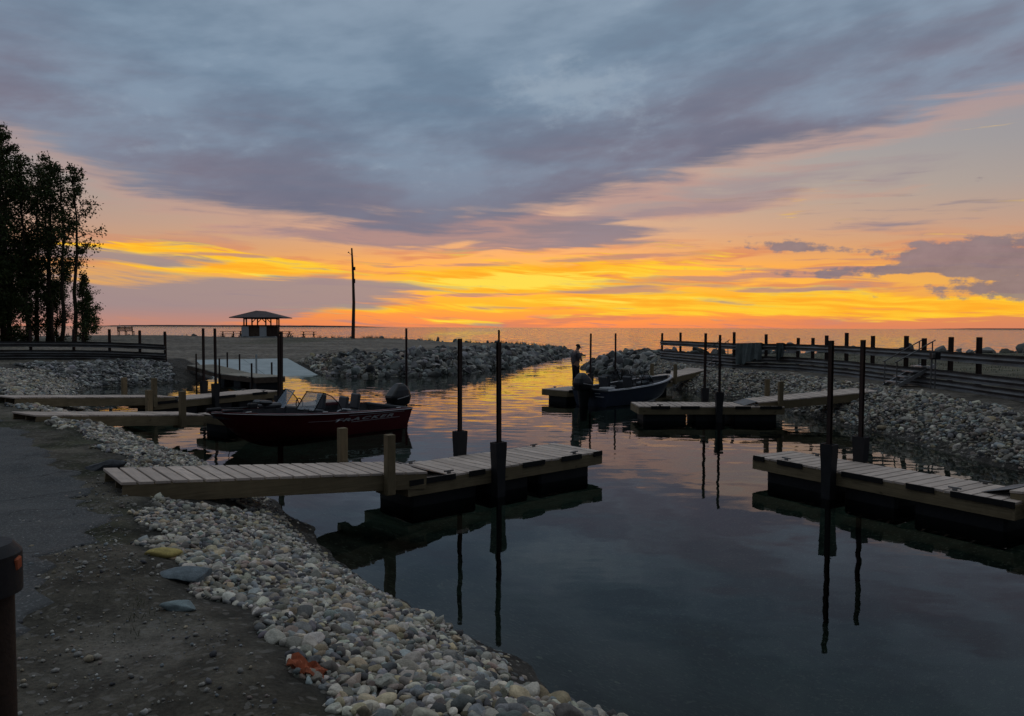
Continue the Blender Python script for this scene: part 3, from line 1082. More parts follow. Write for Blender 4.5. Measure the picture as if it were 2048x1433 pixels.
for i, (x, y, zt) in enumerate(((1.6, -0.05, 1.5), (1.9, 1.55, 1.55), (3.6, 1.55, 1.5), (4.9, -0.05, 1.35), (7.6, 1.55, 1.2), (8.9, -0.05, 1.25))):
    MB().tube([(x, y, -1.6), (x, y, zt)], 0.045, 10).build('pipe_leg', 'rust', t, smooth=True)

MB().tube([(5.6, 1.62, -1.6), (5.6, 1.62, 1.55)], 0.05, 10).build('white_post', MAT['concrete'], t, smooth=True)

# ------------------------------------------------------------------ guard-rail fences
def wbeam(m, a, b, zc, h=0.31):
    """W-profile steel beam from a to b (xy) centred at zc"""
    a, b = Vector(a), Vector(b)
    d = (b - a).normalized()
    nrm = Vector((-d.y, d.x))
    prof = [(-0.5, 0.0), (-0.42, 0.045), (-0.25, 0.075), (-0.12, 0.03), (0, 0.0), (0.12, 0.03), (0.25, 0.075), (0.42, 0.045), (0.5, 0.0)]
    ring = []
    for p in (a, b):
        f = [(p.x + nrm.x * (y - 0.03), p.y + nrm.y * (y - 0.03), zc + zz * h) for zz, y in prof]
        k = [(p.x + nrm.x * (y - 0.036), p.y + nrm.y * (y - 0.036), zc + zz * h) for zz, y in prof[::-1]]
        ring.append(f + k)
    m.loft(ring, cap=True)


def fence(label, pts, tops, rails=(1.12, 0.50, 0.17)):
    t = thing('guardrail_fence', label, 'fence', (0, 0, 0))
    zs = [zat(*p) for p in pts]
    for _ in range(6):
        zs = [zs[0]] + [(zs[k - 1] + zs[k] + zs[k + 1]) / 3 for k in range(1, len(zs) - 1)] + [zs[-1]]
    for (x, y), g, tp in zip(pts, zs, tops):
        m = MB()
        w = 0.115
        m.box((0, 0, (tp - 1.2) / 2), (w, 0.014, tp + 1.2)).box((0, w / 2, (tp - 1.2) / 2), (w * 0.95, 0.016, tp + 1.2)).box((0, -w / 2, (tp - 1.2) / 2), (w * 0.95, 0.016, tp + 1.2))
        o = m.build('post', 'rust', t)
        o.location = (x, y, g)
        o.rotation_euler = (random.uniform(-0.015, 0.015), random.uniform(-0.015, 0.015), random.uniform(0, 0.12))
    for i in range(len(pts) - 1):
        a, b = Vector(pts[i]), Vector(pts[i + 1])
        d = (b - a).normalized()
        nrm = Vector((d.y, -d.x))
        if nrm.dot(-a) < 0:
            nrm = -nrm
        for hz in rails:
            m = MB()
            za, zb = zs[i] + hz, zs[i + 1] + hz
            off = 0.0
            aa, bb = a + nrm * 0.13, b + nrm * 0.13
            wbeam(m, aa if i == 0 else aa - d * 0.05, bb + d * 0.05, 0.0)
            # follow the ground
            LL = (bb - aa).length
            m.v = [(x, y, z + za + (zb - za) * ((Vector((x, y)) - aa).dot(d) / LL) + 0.004 * (i % 2)) for x, y, z in m.v]
            m.build('rail', 'galv', t, smooth=True)
    return t


FR = [(9.52, 47.6), (10.06, 44.8), (11.35, 38.3), (12.55, 37.0), (13.6, 35.7), (13.75, 34.3), (13.85, 33.0), (14.1, 31.6), (14.15, 29.4), (14.2, 27.0), (14.4, 26.2), (14.45, 24.7), (14.4, 23.1),
      (14.4, 20.6), (14.35, 18.0), (14.3, 15.2)]
fence('rusty guard-rail fence along the right bank behind the stones', FR, [1.72, 1.78, 1.84, 1.74, 1.57, 1.58, 1.70, 1.82, 1.72, 1.75, 1.68, 1.75, 1.77, 1.7, 1.75, 1.7])
FL = [(-31.5, 40.6), (-29.0, 41.0), (-26.7, 41.6), (-24.55, 42.0), (-22.7, 42.3), (-21.05, 42.4), (-19.65, 42.5)]
fence('guard-rail fence on the left above the stones, in front of the trees', FL, [1.72, 1.72, 1.72, 1.74, 1.78, 1.78, 1.80], (0.90, 0.42, 0.13))

# ------------------------------------------------------------------ stones
def stone_mat(name, use_attr):
    m, nt, b = new_mat(name)
    if use_attr:
        a = nt.nodes.new('ShaderNodeAttribute')
        a.attribute_name = 'Col'
        c = X(nt, a.outputs['Color'])
        p = geo_pos(nt)
    else:
        a = nt.nodes.new('ShaderNodeObjectInfo')
        c = X(nt, a.outputs['Color'])
        p = geo_pos(nt)
    n1 = noise(nt, p, 14.0, 4, 0.6)
    n2 = noise(nt, p, 90.0, 3, 0.6)
    mul = n1.smooth(0.25, 0.75, 0.72, 1.22) * n2.smooth(0.3, 0.7, 0.85, 1.12)
    mx = nt.nodes.new('ShaderNodeVectorMath')
    mx.operation = 'SCALE'
    nt.links.new(c.k, mx.inputs[0]); nt.links.new(mul.k, mx.inputs['Scale'])
    nt.links.new(mx.outputs[0], b.inputs['Base Color'])
    b.inputs['Roughness'].default_value = 0.82
    b.inputs['Specular IOR Level'].default_value = 0.25
    bump(nt, b, n1 + n2 * 0.3, 0.012)
    return m


MAT['stone'] = stone_mat('stone_piece', False)
MAT['stones'] = stone_mat('stone_mass', True)


def ico(level):
    bm = bmesh.new()
    bmesh.ops.create_icosphere(bm, subdivisions=level, radius=1.0)
    v = np.array([x.co[:] for x in bm.verts])
    f = np.array([[q.index for q in x.verts] for x in bm.faces])
    bm.free()
    return v, f


def stone_shapes(level, n, angular, seed):
    """n rounded or broken stones of unit size"""
    r = np.random.default_rng(seed)
    v0, f = ico(level)
    out = []
    for _ in range(n):
        v = v0.copy()
        for _k in range(7 if angular < 0.5 else 7):          # planes that knock corners off
            d = r.normal(size=3); d /= np.linalg.norm(d)
            cut = r.uniform(0.56, 0.9) if angular < 0.5 else r.uniform(0.42, 0.8)
            over = v @ d - cut
            v = v - np.outer(np.clip(over, 0, None) * (0.8 if angular < 0.5 else 0.97), d)
        for _k in range(3):
            d = r.normal(size=3); ph = r.uniform(0, 6.28)
            v = v * (1 + (0.06 if angular < 0.5 else 0.05) * np.sin(v0 @ d * 2.2 + ph))[:, None]
        sc = np.array([1.12, r.uniform(0.72, 1.0), r.uniform(0.48, 0.78)])
        v = v * sc
        out.append(v / np.cbrt(np.prod(sc)))
    return out, f


SH = {lv: (stone_shapes(lv, n, 0.0, 31 + lv)) for lv, n in ((1, 10), (2, 18), (3, 12))}
SHA = {lv: (stone_shapes(lv, n, 1.0, 41 + lv)) for lv, n in ((1, 10), (2, 16), (3, 12))}
MIX = {lv: (SH[lv][0] + SHA[lv][0], SH[lv][1]) for lv in SH}
PAL = np.array([(0.42, 0.395, 0.345), (0.52, 0.50, 0.46), (0.32, 0.305, 0.28), (0.26, 0.29, 0.30), (0.40, 0.335, 0.235), (0.12, 0.12, 0.13), (0.33, 0.265, 0.235), (0.20, 0.205, 0.215)])
WARM = np.array([1.22, 1.18, 1.11])
PW = np.array([0.30, 0.13, 0.18, 0.11, 0.08, 0.09, 0.05, 0.09])
PALG = np.array([(0.26, 0.27, 0.28), (0.36, 0.36, 0.355), (0.18, 0.19, 0.20), (0.30, 0.285, 0.26), (0.42, 0.42, 0.42), (0.11, 0.115, 0.12)])
PWG = np.array([0.3, 0.2, 0.2, 0.12, 0.08, 0.1])


def rotmats(n, r, flat=True):
    yaw = r.uniform(0, 2 * math.pi, n)
    tx = r.normal(0, 0.35 if flat else 0.8, n)
    ty = r.normal(0, 0.35 if flat else 0.8, n)
    cz, sz, cx, sx, cy, sy = np.cos(yaw), np.sin(yaw), np.cos(tx), np.sin(tx), np.cos(ty), np.sin(ty)
    Rz = np.zeros((n, 3, 3)); Rz[:, 0, 0] = cz; Rz[:, 0, 1] = -sz; Rz[:, 1, 0] = sz; Rz[:, 1, 1] = cz; Rz[:, 2, 2] = 1
    Rx = np.zeros((n, 3, 3)); Rx[:, 0, 0] = 1; Rx[:, 1, 1] = cx; Rx[:, 1, 2] = -sx; Rx[:, 2, 1] = sx; Rx[:, 2, 2] = cx
    Ry = np.zeros((n, 3, 3)); Ry[:, 1, 1] = 1; Ry[:, 0, 0] = cy; Ry[:, 0, 2] = sy; Ry[:, 2, 0] = -sy; Ry[:, 2, 2] = cy
    return Rz @ Rx @ Ry


def in_view(x, y, z, m=0.03):
    """inside the picture, roughly"""
    with np.errstate(divide='ignore', invalid='ignore'):
        return (y > 1.0) & (np.abs(x / y) < 0.683 + m) & ((z - 3.0) / y > -0.545 - m)


def stone_bank(name, part, mass, box, spacing, med, spread, rmin, rmax, srange, npart, angular=False, seed=1, pal=None, lodd=9.0, sink=0.25, cond=None, layers=1.35, ragged=0.5, zoff=0.0, minpart=0.0):
    """covers the bank inside box with stones: the npart that show largest become parts, the rest one mass"""
    r = np.random.default_rng(seed)
    x0, x1, y0, y1 = box
    xs = np.arange(x0, x1, spacing); ys = np.arange(y0, y1, spacing * 0.87)
    Pn = []
    for layer in range(2):
        XX, YY = np.meshgrid(xs, ys)
        XX = XX + (np.arange(len(ys)) % 2)[:, None] * spacing / 2 + layer * spacing * 0.37
        q = np.stack([XX.ravel(), YY.ravel()], 1)
        q = q + r.uniform(-0.36, 0.36, q.shape) * spacing
        if layer:
            q = q[r.random(len(q)) < layers - 1]
        Pn.append(np.column_stack([q, np.full(len(q), layer)]))
    Q = np.concatenate(Pn)
    lay = Q[:, 2]; Q = Q[:, :2]
    k = np.abs(Q[:, 0] / np.maximum(Q[:, 1], 0.5)) < 0.78
    Q, lay = Q[k], lay[k]
    z, s, pl, bw = land(Q, True)
    ed = (hash_noise(Q, 1.3, seed + 60) - 0.5) * ragged + (hash_noise(Q, 4.0, seed + 61) - 0.5) * ragged * 0.6
    keep = (s > srange[0]) & (s < bw * srange[1] + srange[2] + ed)
    if cond is not None:
        keep &= cond(Q[:, 0], Q[:, 1], s)
    Q, z, lay, s = Q[keep], z[keep], lay[keep], s[keep]
    n = len(Q)
    rad = np.clip(med * np.exp(r.normal(0, spread, n)), rmin, rmax)
    zz = z + rad * (0.5 - sink) + lay * med * 0.75 + zoff
    zz = zz - np.clip(0.55 - s, 0, 0.55) * (0.15 if not angular else 0.12)      # bedded deeper at the waterline
    d = np.hypot(Q[:, 0], Q[:, 1])
    pal_, pw_ = (PAL, PW) if pal is None else pal
    ci = r.choice(len(pal_), n, p=pw_ / pw_.sum())
    cl = pal_[ci] * WARM * r.uniform(0.35, 1.3, (n, 1)) * (1 + r.normal(0, 0.03, (n, 3)))
    Rm = rotmats(n, r, not angular)
    LIB = SHA if angular else MIX
    wetc = np.clip((zz - 0.02) / 0.10, 0, 1)[:, None]     # lapped by the water: stays dark
    cl = cl * (0.5 + 0.5 * wetc)
    root = bpy.data.objects.new(name, None)
    COL.objects.link(root)
    tag(root, kind='structure')
    vis = in_view(Q[:, 0], Q[:, 1], zz, -0.01) & (zz > 0.02)
    score = np.where(vis, rad / d + lay * 1e-4, 0)
    top = set(np.argsort(-score)[:npart].tolist()) if npart else set()
    top = {t for t in top if score[t] > minpart}
    shapes, f3 = LIB[3]
    meshes = [np_mesh(part, v, f3, MAT['stone']) for v in shapes] if top else []
    if angular:
        for me in meshes:
            me.set_sharp_from_angle(angle=R(20))
    for i in top:
        o = link(part, meshes[i % len(meshes)], root)
        o.matrix_local = Matrix.Translation((Q[i, 0], Q[i, 1], zz[i])) @ Matrix(Rm[i].tolist()).to_4x4() @ Matrix.Scale(rad[i], 4)
        o.color = (*cl[i], 1)
    rest = np.array([i for i in range(n) if i not in top])
    Vs, Fs, Cs, off = [], [], [], 0
    for lv in (1, 2):
        m = rest[(d[rest] > lodd) if lv == 1 else (d[rest] <= lodd)]
        if not len(m):
            continue
        shapes, f = LIB[lv]
        T = np.array(shapes)
        vi = r.integers(0, len(T), len(m))
        vv = np.einsum('nij,nvj->nvi', Rm[m], T[vi]) * rad[m][:, None, None] + np.column_stack([Q[m], zz[m]])[:, None, :]
        nv = vv.shape[1]
        Vs.append(vv.reshape(-1, 3))
        Fs.append((f[None] + (np.arange(len(m)) * nv)[:, None, None]).reshape(-1, 3) + off)
        Cs.append(np.repeat(cl[m], nv, 0))
        off += len(m) * nv
    me = np_mesh(mass, np.concatenate(Vs), np.concatenate(Fs), MAT['stones'], np.concatenate(Cs))
    if angular:
        me.set_sharp_from_angle(angle=R(22))
    o = link(mass, me, root)
    tag(o, kind='stuff')
    print(name, n, 'stones', len(top), 'parts')
    return root


def clear_of(x, y, a, b, r):
    a, b = np.array(a), np.array(b)
    e = b - a
    t = np.clip(((x - a[0]) * e[0] + (y - a[1]) * e[1]) / (e @ e), 0, 1)
    return (x - a[0] - t * e[0]) ** 2 + (y - a[1] - t * e[1]) ** 2 > r * r


# foreground bank and its run to the left
stone_bank('stone_bank', 'stone', 'small_stones', (-9.5, 3.5, 2.6, 20.5), 0.051, 0.0262, 0.38, 0.013, 0.064, (-1.9, 0.86, 0.03), 300, seed=3,
           cond=lambda x, y, s: (x < 4) & (y < 20.5) & clear_of(x, y, (-5.35, 9.6), (-4.5, 10.35), 0.75), layers=1.4, lodd=8.0)
stone_bank('stone_bank', 'stone', 'small_stones', (-23, -9.3, 14, 36.5), 0.085, 0.045, 0.34, 0.022, 0.11, (-0.8, 0.95, 0.15), 120, seed=4,
           cond=lambda x, y, s: ((x < -9.5) | (y > 20.5)) & clear_of(x, y, (-11.1, 17.2), (-10.7, 17.7), 0.7) & clear_of(x, y, (-14.4, 21.4), (-14.0, 22), 0.7), layers=1.35)
stone_bank('stone_bank', 'stone', 'small_stones', (-34, -15.6, 34, 43.5), 0.12, 0.068, 0.36, 0.035, 0.17, (-0.7, 0.86, 0.0), 150, seed=5, pal=(PALG * 0.95, PWG),
           cond=lambda x, y, s: (y > 36.2) & (y < 42.2) & ((x < -18.6 + (41 - y) * 0.5) | (y < 40.0)), layers=1.5)
# rock-armoured spit between ramp and channel
stone_bank('rock_armour', 'rock', 'rubble', (-13.5, 8.5, 44.5, 86), 0.31, 0.17, 0.40, 0.08, 0.42, (-0.5, 1.0, 0.4), 300, True, seed=6, pal=(PALG * 0.8, PWG),
           cond=lambda x, y, s: (x > -11.4) & (y < 80 + 3 * (x > 4)), layers=1.5, lodd=60, sink=0.3)
stone_bank('rock_armour', 'rock', 'rubble', (-14.5, -6.5, 44.5, 52), 0.2, 0.11, 0.34, 0.06, 0.2, (-0.4, 0.9, 0.2), 60, True, seed=16, pal=(PAL * 0.8, PW),
           cond=lambda x, y, s: ((RA[0] - x) * R_AY[0] + (RA[1] - y) * R_AY[1] > 0.25) & (x < -7.0), layers=1.5, lodd=50, sink=0.2)
# mound at the mouth of the channel, right
stone_bank('rock_mound', 'rock', 'rubble', (4.5, 13, 45.5, 63.5), 0.48, 0.27, 0.34, 0.14, 0.5, (-0.5, 1.0, 0.9), 200, True, seed=7, pal=(PALG * 0.7, PWG),
           cond=lambda x, y, s: (y > 47) & ((x < 9.2) | (y > 57)), layers=1.5, lodd=70, sink=0.25)
# stone beaches on the right bank
stone_bank('stone_beach', 'stone', 'small_stones', (6.8, 13.5, 7, 47), 0.088, 0.048, 0.34, 0.024, 0.12, (-0.9, 1.0, 0.15), 240, seed=8, pal=(PAL * 0.82, PW),
           cond=lambda x, y, s: (y > 6.5) & (y < 46.5) & (x > 7), layers=1.4, lodd=12)
# boulders along the lake side
stone_bank('lake_boulders', 'boulder', 'rubble', (12, 56, 59, 68.5), 1.0, 0.30, 0.42, 0.15, 0.62, (-0.6, 1.0, 0.4), 130, True, seed=9, pal=(PALG * 0.6, PWG),
           cond=lambda x, y, s: s > -0.6, layers=1.05, lodd=90, sink=0.2)
stone_bank('lake_rocks', 'rock', 'rubble', (-58, 5, 84, 105), 0.9, 0.2, 0.45, 0.1, 0.5, (-0.6, 0.8, 0.0), 120, True, seed=10, pal=(PALG * 0.8, PWG),
           cond=lambda x, y, s: (y > 88), layers=1.2, lodd=120, sink=0.0)


# a few stones that stand out
def big_stone(label, x, y, r, c, sc=(1, 1, 1), rz=0.0, tilt=0.0, k=0, sink=0.2, ang=False):
    shapes, f = (SHA if ang else SH)[3]
    me = np_mesh('rock', shapes[k % len(shapes)] * np.array(sc), f, MAT['stone'])
    if ang:
        me.set_sharp_from_angle(angle=R(32))
    o = link('rock', me, None, (x, y, zat(x, y) + r * (0.45 - sink)))
    o.scale = (r, r, r)
    o.rotation_euler = (tilt, 0, rz)
    o.color = (*c, 1)
    return tag(o, label, 'rock')


big_stone('flat ochre yellow rock at the edge of the foreground stones', -2.92, 6.2, 0.085, (0.42, 0.33, 0.11), (1.35, 0.8, 0.75), 0.2, 0.1, 2)
big_stone('large flat slate grey slab half on dirt beside the foreground stones', -2.50, 5.75, 0.14, (0.15, 0.18, 0.195), (1.4, 0.9, 0.6), 0.3, 0.15, 3, 0.25, True)
big_stone('smooth blue green rock lying alone on the dirt', -2.26, 5.02, 0.075, (0.21, 0.26, 0.265), (1.45, 0.9, 0.6), -0.1, 0.1, 5)
big_stone('dark boulder at the asphalt edge above the nearest gangway', -6.15, 11.25, 0.19, (0.065, 0.068, 0.075), (1.3, 0.8, 0.8), 0.3, 0.0, 6, 0.2, True)

# ------------------------------------------------------------------ boats
MAT['red_hull'] = simple('dark_red_hull', (0.085, 0.006, 0.010), 0.42, 0.0, 0.15, 3, 0, 0.35, 0.0)
MAT['blue_hull'] = simple('navy_blue_hull', (0.018, 0.025, 0.046), 0.42, 0.0, 0.15, 3, 0, 0.4, 0.0)
MAT['alu'] = simple('bare_aluminium', (0.42, 0.42, 0.43), 0.38, 0.8, 0.15, 5)
MAT['carpet'] = simple('grey_boat_carpet', (0.055, 0.055, 0.06), 0.95, 0, 0.25, 12, 0.004, 0.1)
MAT['vinyl'] = simple('dark_grey_vinyl', (0.05, 0.052, 0.058), 0.5, 0, 0.15, 8, 0, 0.4)
MAT['vinyl_light'] = simple('light_grey_vinyl', (0.30, 0.30, 0.31), 0.5, 0, 0.12, 8, 0, 0.4)
MAT['gloss_black'] = simple('gloss_black_cowling', (0.006, 0.006, 0.007), 0.34, 0, 0.2, 3, 0, 0.4, 0.0)
MAT['silver'] = simple('silver_decal', (0.50, 0.51, 0.52), 0.35, 0.3, 0.1, 5)
MAT['white'] = simple('white_paint', (0.62, 0.62, 0.61), 0.6, 0, 0.1, 3)


def glass_mat():
    m = bpy.data.materials.new('smoked_screen')
    m.use_nodes = True
    nt = m.node_tree
    nt.nodes.clear()
    fr = nt.nodes.new('ShaderNodeFresnel'); fr.inputs[0].default_value = 1.5
    gl = nt.nodes.new('ShaderNodeBsdfGlossy'); gl.inputs['Roughness'].default_value = 0.03
    tr = nt.nodes.new('ShaderNodeBsdfTransparent'); tr.inputs[0].default_value = (0.72, 0.74, 0.76, 1)
    mx = nt.nodes.new('ShaderNodeMixShader')
    nt.links.new((X(nt, fr.outputs[0]) * 0.4).k, mx.inputs[0]); nt.links.new(tr.outputs[0], mx.inputs[1]); nt.links.new(gl.outputs[0], mx.inputs[2])
    o = nt.nodes.new('ShaderNodeOutputMaterial')
    nt.links.new(mx.outputs[0], o.inputs[0])
    return m


MAT['glass'] = glass_mat()


def boat(label, stern, axis_deg, L, B, gs, gb, hull_mat, windshield_x, side, name):
    """open fishing boat; local x runs from the transom to the bow, y to port, z = 0 on the water"""
    t = thing(name, label, 'boat', (stern[0], stern[1], 0), R(axis_deg))
    ss = lambda v, a, b: max(0.0, min(1.0, (v - a) / (b - a)))

    def sec(u):
        b = B * (0.95 + 0.05 * ss(u, 0, 0.25)) * (1 - 0.90 * ss(u, 0.45, 1.0) ** 2.5)
        c = B * 0.80 * (1 - 0.97 * ss(u, 0.30, 1.0) ** 2.0)
        g = gs + (gb - gs) * u ** 1.8
        cz = 0.02 + 0.50 * ss(u, 0.35, 1.0) ** 2.0
        kz = -0.24 + (gb * 0.62 + 0.24) * ss(u, 0.55, 1.0) ** 2.6
        return b, c, g, cz, kz

    def xat(u, z):
        b, c, g, cz, kz = sec(u)
        return L * u - 0.42 * ss(u, 0.6, 1.0) ** 2 * (1 - ss(z, kz, g)) - 0.10 * (1 - ss(u, 0, 0.2)) * 0 + 0.12 * (1 - u) ** 8 * (1 - ss(z, -0.2, g))

    def yside(u, z):
        b, c, g, cz, kz = sec(u)
        f = ss(z, cz, g)
        return c + (b - c) * (f ** 0.85)

    N = 28
    outer, liner, cap = [], [], []
    for i in range(N + 1):
        u = i / N
        b, c, g, cz, kz = sec(u)
        fz = 0.12 if u < 0.60 else g - 0.16
        fz = 0.12 + (g - 0.16 - 0.12) * ss(u, 0.60, 0.63)
        if u < 0.2:
            fz = 0.12 + (g - 0.20 - 0.12) * (1 - ss(u, 0.16, 0.18))
        half = [(b, g), (yside(u, cz + (g - cz) * 0.66), cz + (g - cz) * 0.66), (yside(u, cz + (g - cz) * 0.33), cz + (g - cz) * 0.33), (c, cz), (c * 0.93, cz - 0.03), (c * 0.45, (cz + kz) / 2 - 0.02), (0, kz)]
        full = half + [(-y, z) for y, z in half[-2::-1]]
        outer.append([(xat(u, z), y, z) for y, z in full])
        bi = max(b - 0.09, 0.01)
        lim = yside(u, fz) - 0.04
        inner = [(bi, g), (min(bi - 0.02, yside(u, fz + 0.05) - 0.04), fz + 0.05), (min(bi - 0.05, lim), fz)]
        inner = [(max(y, 0.005), z) for y, z in inner]
        inn = inner + [(-y, z) for y, z in inner[::-1]]
        x_ = min(L * u, L - 0.10) if u > 0.02 else 0.06
        liner.append([(x_, y, z) for y, z in inn])
        cap.append((u, b, bi, g))
    m = MB().loft(outer, closed=False)
    o0 = len(m.v)
    m.add(outer[0], [tuple(range(len(outer[0])))])
    m.build('hull', hull_mat, t, smooth=True)
    m = MB().loft(liner, closed=False)
    m.add(liner[0], [tuple(range(len(liner[0])))])
    m.build('deck', 'carpet', t, smooth=True)
    for s in (1, -1):
        ring = []
        for u, b, bi, g in cap:
            x = L * u
            xi = min(L * u, L - 0.10)
            ring.append([(x, s * (b + 0.012), g - 0.03), (x, s * (b + 0.015), g + 0.018), (xi, s * bi, g + 0.022), (xi, s * bi, g - 0.01)])
        MB().loft(ring, closed=True, cap=True).build('gunwale', hull_mat if name == 'red_motorboat' else 'alu', t, smooth=True)
        pts = [(L * u, s * (b + 0.02), g - 0.012) for u, b, bi, g in cap]
        MB().tube(pts, 0.011, 6).build('rub_rail', 'alu', t, smooth=True)
    b, c, g, cz, kz = sec(0)
    MB().box((0.03, 0, g - 0.02), (0.10, 2 * b - 0.02, 0.09)).build('transom_cap', 'vinyl', t, bevel=0.015)
    # consoles and wrap-round screens
    xw = windshield_x * L
    bw_ = sec(windshield_x)[0]
    gz = sec(windshield_x)[2]
    for s in (1, -1):
        yo, yi = s * (bw_ - 0.10), s * 0.30
        zb = gz + 0.06
        MB().box((xw - 0.28, (yo + yi) / 2 - s * 0.11, gz - 0.17), (0.5, abs(yo - yi) - 0.20, 0.50), (0, -0.12, 0)).build('console', 'vinyl', t, bevel=0.03)
        ft, bt = 0.46, 0.34
        q = [(xw, yi, zb), (xw - 0.10, yo, zb), (xw - 0.10 - bt, yo - s * 0.06, zb + ft), (xw - bt, yi, zb + ft)]
        sidep = [q[1], (xw - 0.35, yo + s * 0.02, zb - 0.0), (xw - 0.95, yo + s * 0.03, zb - 0.03), (xw - 0.86, yo + s * 0.02, zb + 0.16), (xw - 0.66, yo - s * 0.02, zb + 0.36), q[2]]
        w_ = MB().add(q + [(p[0] - 0.006, p[1], p[2] - 0.004) for p in q], [(0, 1, 2, 3), (7, 6, 5, 4), (0, 4, 5, 1), (1, 5, 6, 2), (2, 6, 7, 3), (3, 7, 4, 0)]).build('windscreen', 'glass', t)
        MB().add(sidep, [(0, 1, 2, 3, 4, 5)]).build('side_pane', 'glass', w_)
        MB().tube(q + [q[0]], 0.014, 6).build('frame', 'alu' if side > 0 and s < 0 else 'rubber', w_)
        MB().tube(sidep[2:] , 0.014, 6).build('frame', 'rubber', w_)
        MB().tube([q[2], q[1]], 0.015, 6).build('frame', 'rubber', w_)
    MB().tube([(xw - 0.62, -0.52 + 0.17 * math.cos(a), gz + 0.10 + 0.17 * math.sin(a)) for a in [k * math.pi / 8 for k in range(17)]], 0.015, 6).build('steering_wheel', 'rubber', t, smooth=True)
    # seats
    for x, y in ((xw - 1.15, 0.55), (xw - 1.15, -0.55), (xw - 1.95, 0.0)):
        st = MB().tube([(x, y, 0.1), (x, y, gz - 0.22)], 0.04, 8).build('seat', 'alu', t, smooth=True)
        MB().box((x, y, gz - 0.17), (0.44, 0.44, 0.12)).build('cushion', 'vinyl', st, bevel=0.04)
        MB().box((x - 0.20, y, gz + 0.12), (0.10, 0.42, 0.46), (0, -0.16, 0)).build('backrest', 'vinyl', st, bevel=0.04)
    return t, sec, yside, xat


def outboard(t, z0, deco=True):
    """big black outboard motor on the transom; its cowling leans forward at the top"""
    m = MB()
    rings = []
    for z, fx, bx__, wy in ((0.0, -0.08, -0.62, 0.34), (0.05, -0.03, -0.70, 0.43), (0.24, 0.03, -0.74, 0.49), (0.30, 0.02, -0.74, 0.48), (0.46, -0.12, -0.69, 0.42), (0.58, -0.24, -0.60, 0.33), (0.655, -0.31, -0.52, 0.22), (0.668, -0.34, -0.48, 0.14)):
        xc, lx = (fx + bx__) / 2, fx - bx__
        r = []
        for k in range(20):
            a = 2 * math.pi * k / 20
            ca, sa_ = math.cos(a), math.sin(a)
            e = 0.42
            r.append((xc + lx / 2 * math.copysign(abs(ca) ** e, ca), wy / 2 * math.copysign(abs(sa_) ** e, sa_), z0 + z))
        rings.append(r)
    m.loft(rings, cap=True)
    mo = m.build('outboard_motor', 'gloss_black', t, bevel=0.0)
    MB().loft([[(x * 0.9 - 0.02, y * 0.8, z0 + 0.01) for x, y, z in rings[0]], [(x * 0.8 - 0.05, y * 0.62, z0 - 0.35) for x, y, z in rings[0]], [(x * 0.6 - 0.12, y * 0.4, -0.15) for x, y, z in rings[0]], [(x * 0.55 - 0.13, y * 0.3, -0.55) for x, y, z in rings[0]]], cap=True).build('leg', 'gloss_black', mo, smooth=True)
    MB().box((-0.02, 0, z0 - 0.10), (0.16, 0.30, 0.34)).build('bracket', 'black_plastic', mo, bevel=0.02)
    for s in (-1, 1):
        MB().beam((-0.60, s * 0.242, z0 + 0.29), (-0.14, s * 0.244, z0 + 0.21), 0.006, 0.02).build('stripe', 'silver', mo)
    return mo


def text_mesh(body, size, shear=0.3, space=1.0):
    cu = bpy.data.curves.new('lettering', 'FONT')
    cu.body, cu.size, cu.shear = body, size, shear
    cu.space_character = space
    cu.resolution_u = 3
    cu.offset = 0.004
    ob = bpy.data.objects.new('lettering', cu)
    COL.objects.link(ob)
    dg = bpy.context.evaluated_depsgraph_get()
    dg.update()
    me = bpy.data.meshes.new_from_object(ob.evaluated_get(dg))
    bpy.data.objects.remove(ob)
    return me


# red boat: bow to the bank, seen from its port side
RB_L, RB_B = 5.65, 1.16
rb, sec, yside, xat = boat('dark red motorboat with low windscreens and silver lettering, moored on the left', (-3.75, 22.8), 227.7, RB_L, RB_B, 0.62, 0.86, 'red_hull', 0.60, 1, 'red_motorboat')
outboard(rb, 0.60)
me = text_mesh('TRACKER', 0.118, 0.35, 1.28)
wmax = max(v.co.x for v in me.vertices)
for v in me.vertices:
    x = 2.75 - v.co.x / wmax * 2.05
    z = 0.435 + v.co.y
    u = x / RB_L
    v.co = (x, yside(u, z) + 0.010, z)
me.materials.append(MAT['silver'])
link('lettering', me, rb)


def hull_stripe(x0, x1, z0, z1, h, mat='silver', off=0.006):
    ring = []
    for i in range(13):
        f = i / 12
        x, z = x0 + (x1 - x0) * f, z0 + (z1 - z0) * f
        u = x / RB_L
        ring.append([(x, yside(u, z - h / 2) + off, z - h / 2), (x, yside(u, z + h / 2) + off, z + h / 2), (x, yside(u, z + h / 2) - 0.01, z + h / 2), (x, yside(u, z - h / 2) - 0.01, z - h / 2)])
    MB().loft(ring, cap=True).build('stripe', mat, rb)


hull_stripe(0.30, 2.25, 0.555, 0.585, 0.012)
hull_stripe(2.0, 3.45, 0.455, 0.50, 0.012)
hull_stripe(0.45, 2.15, 0.40, 0.395, 0.014)
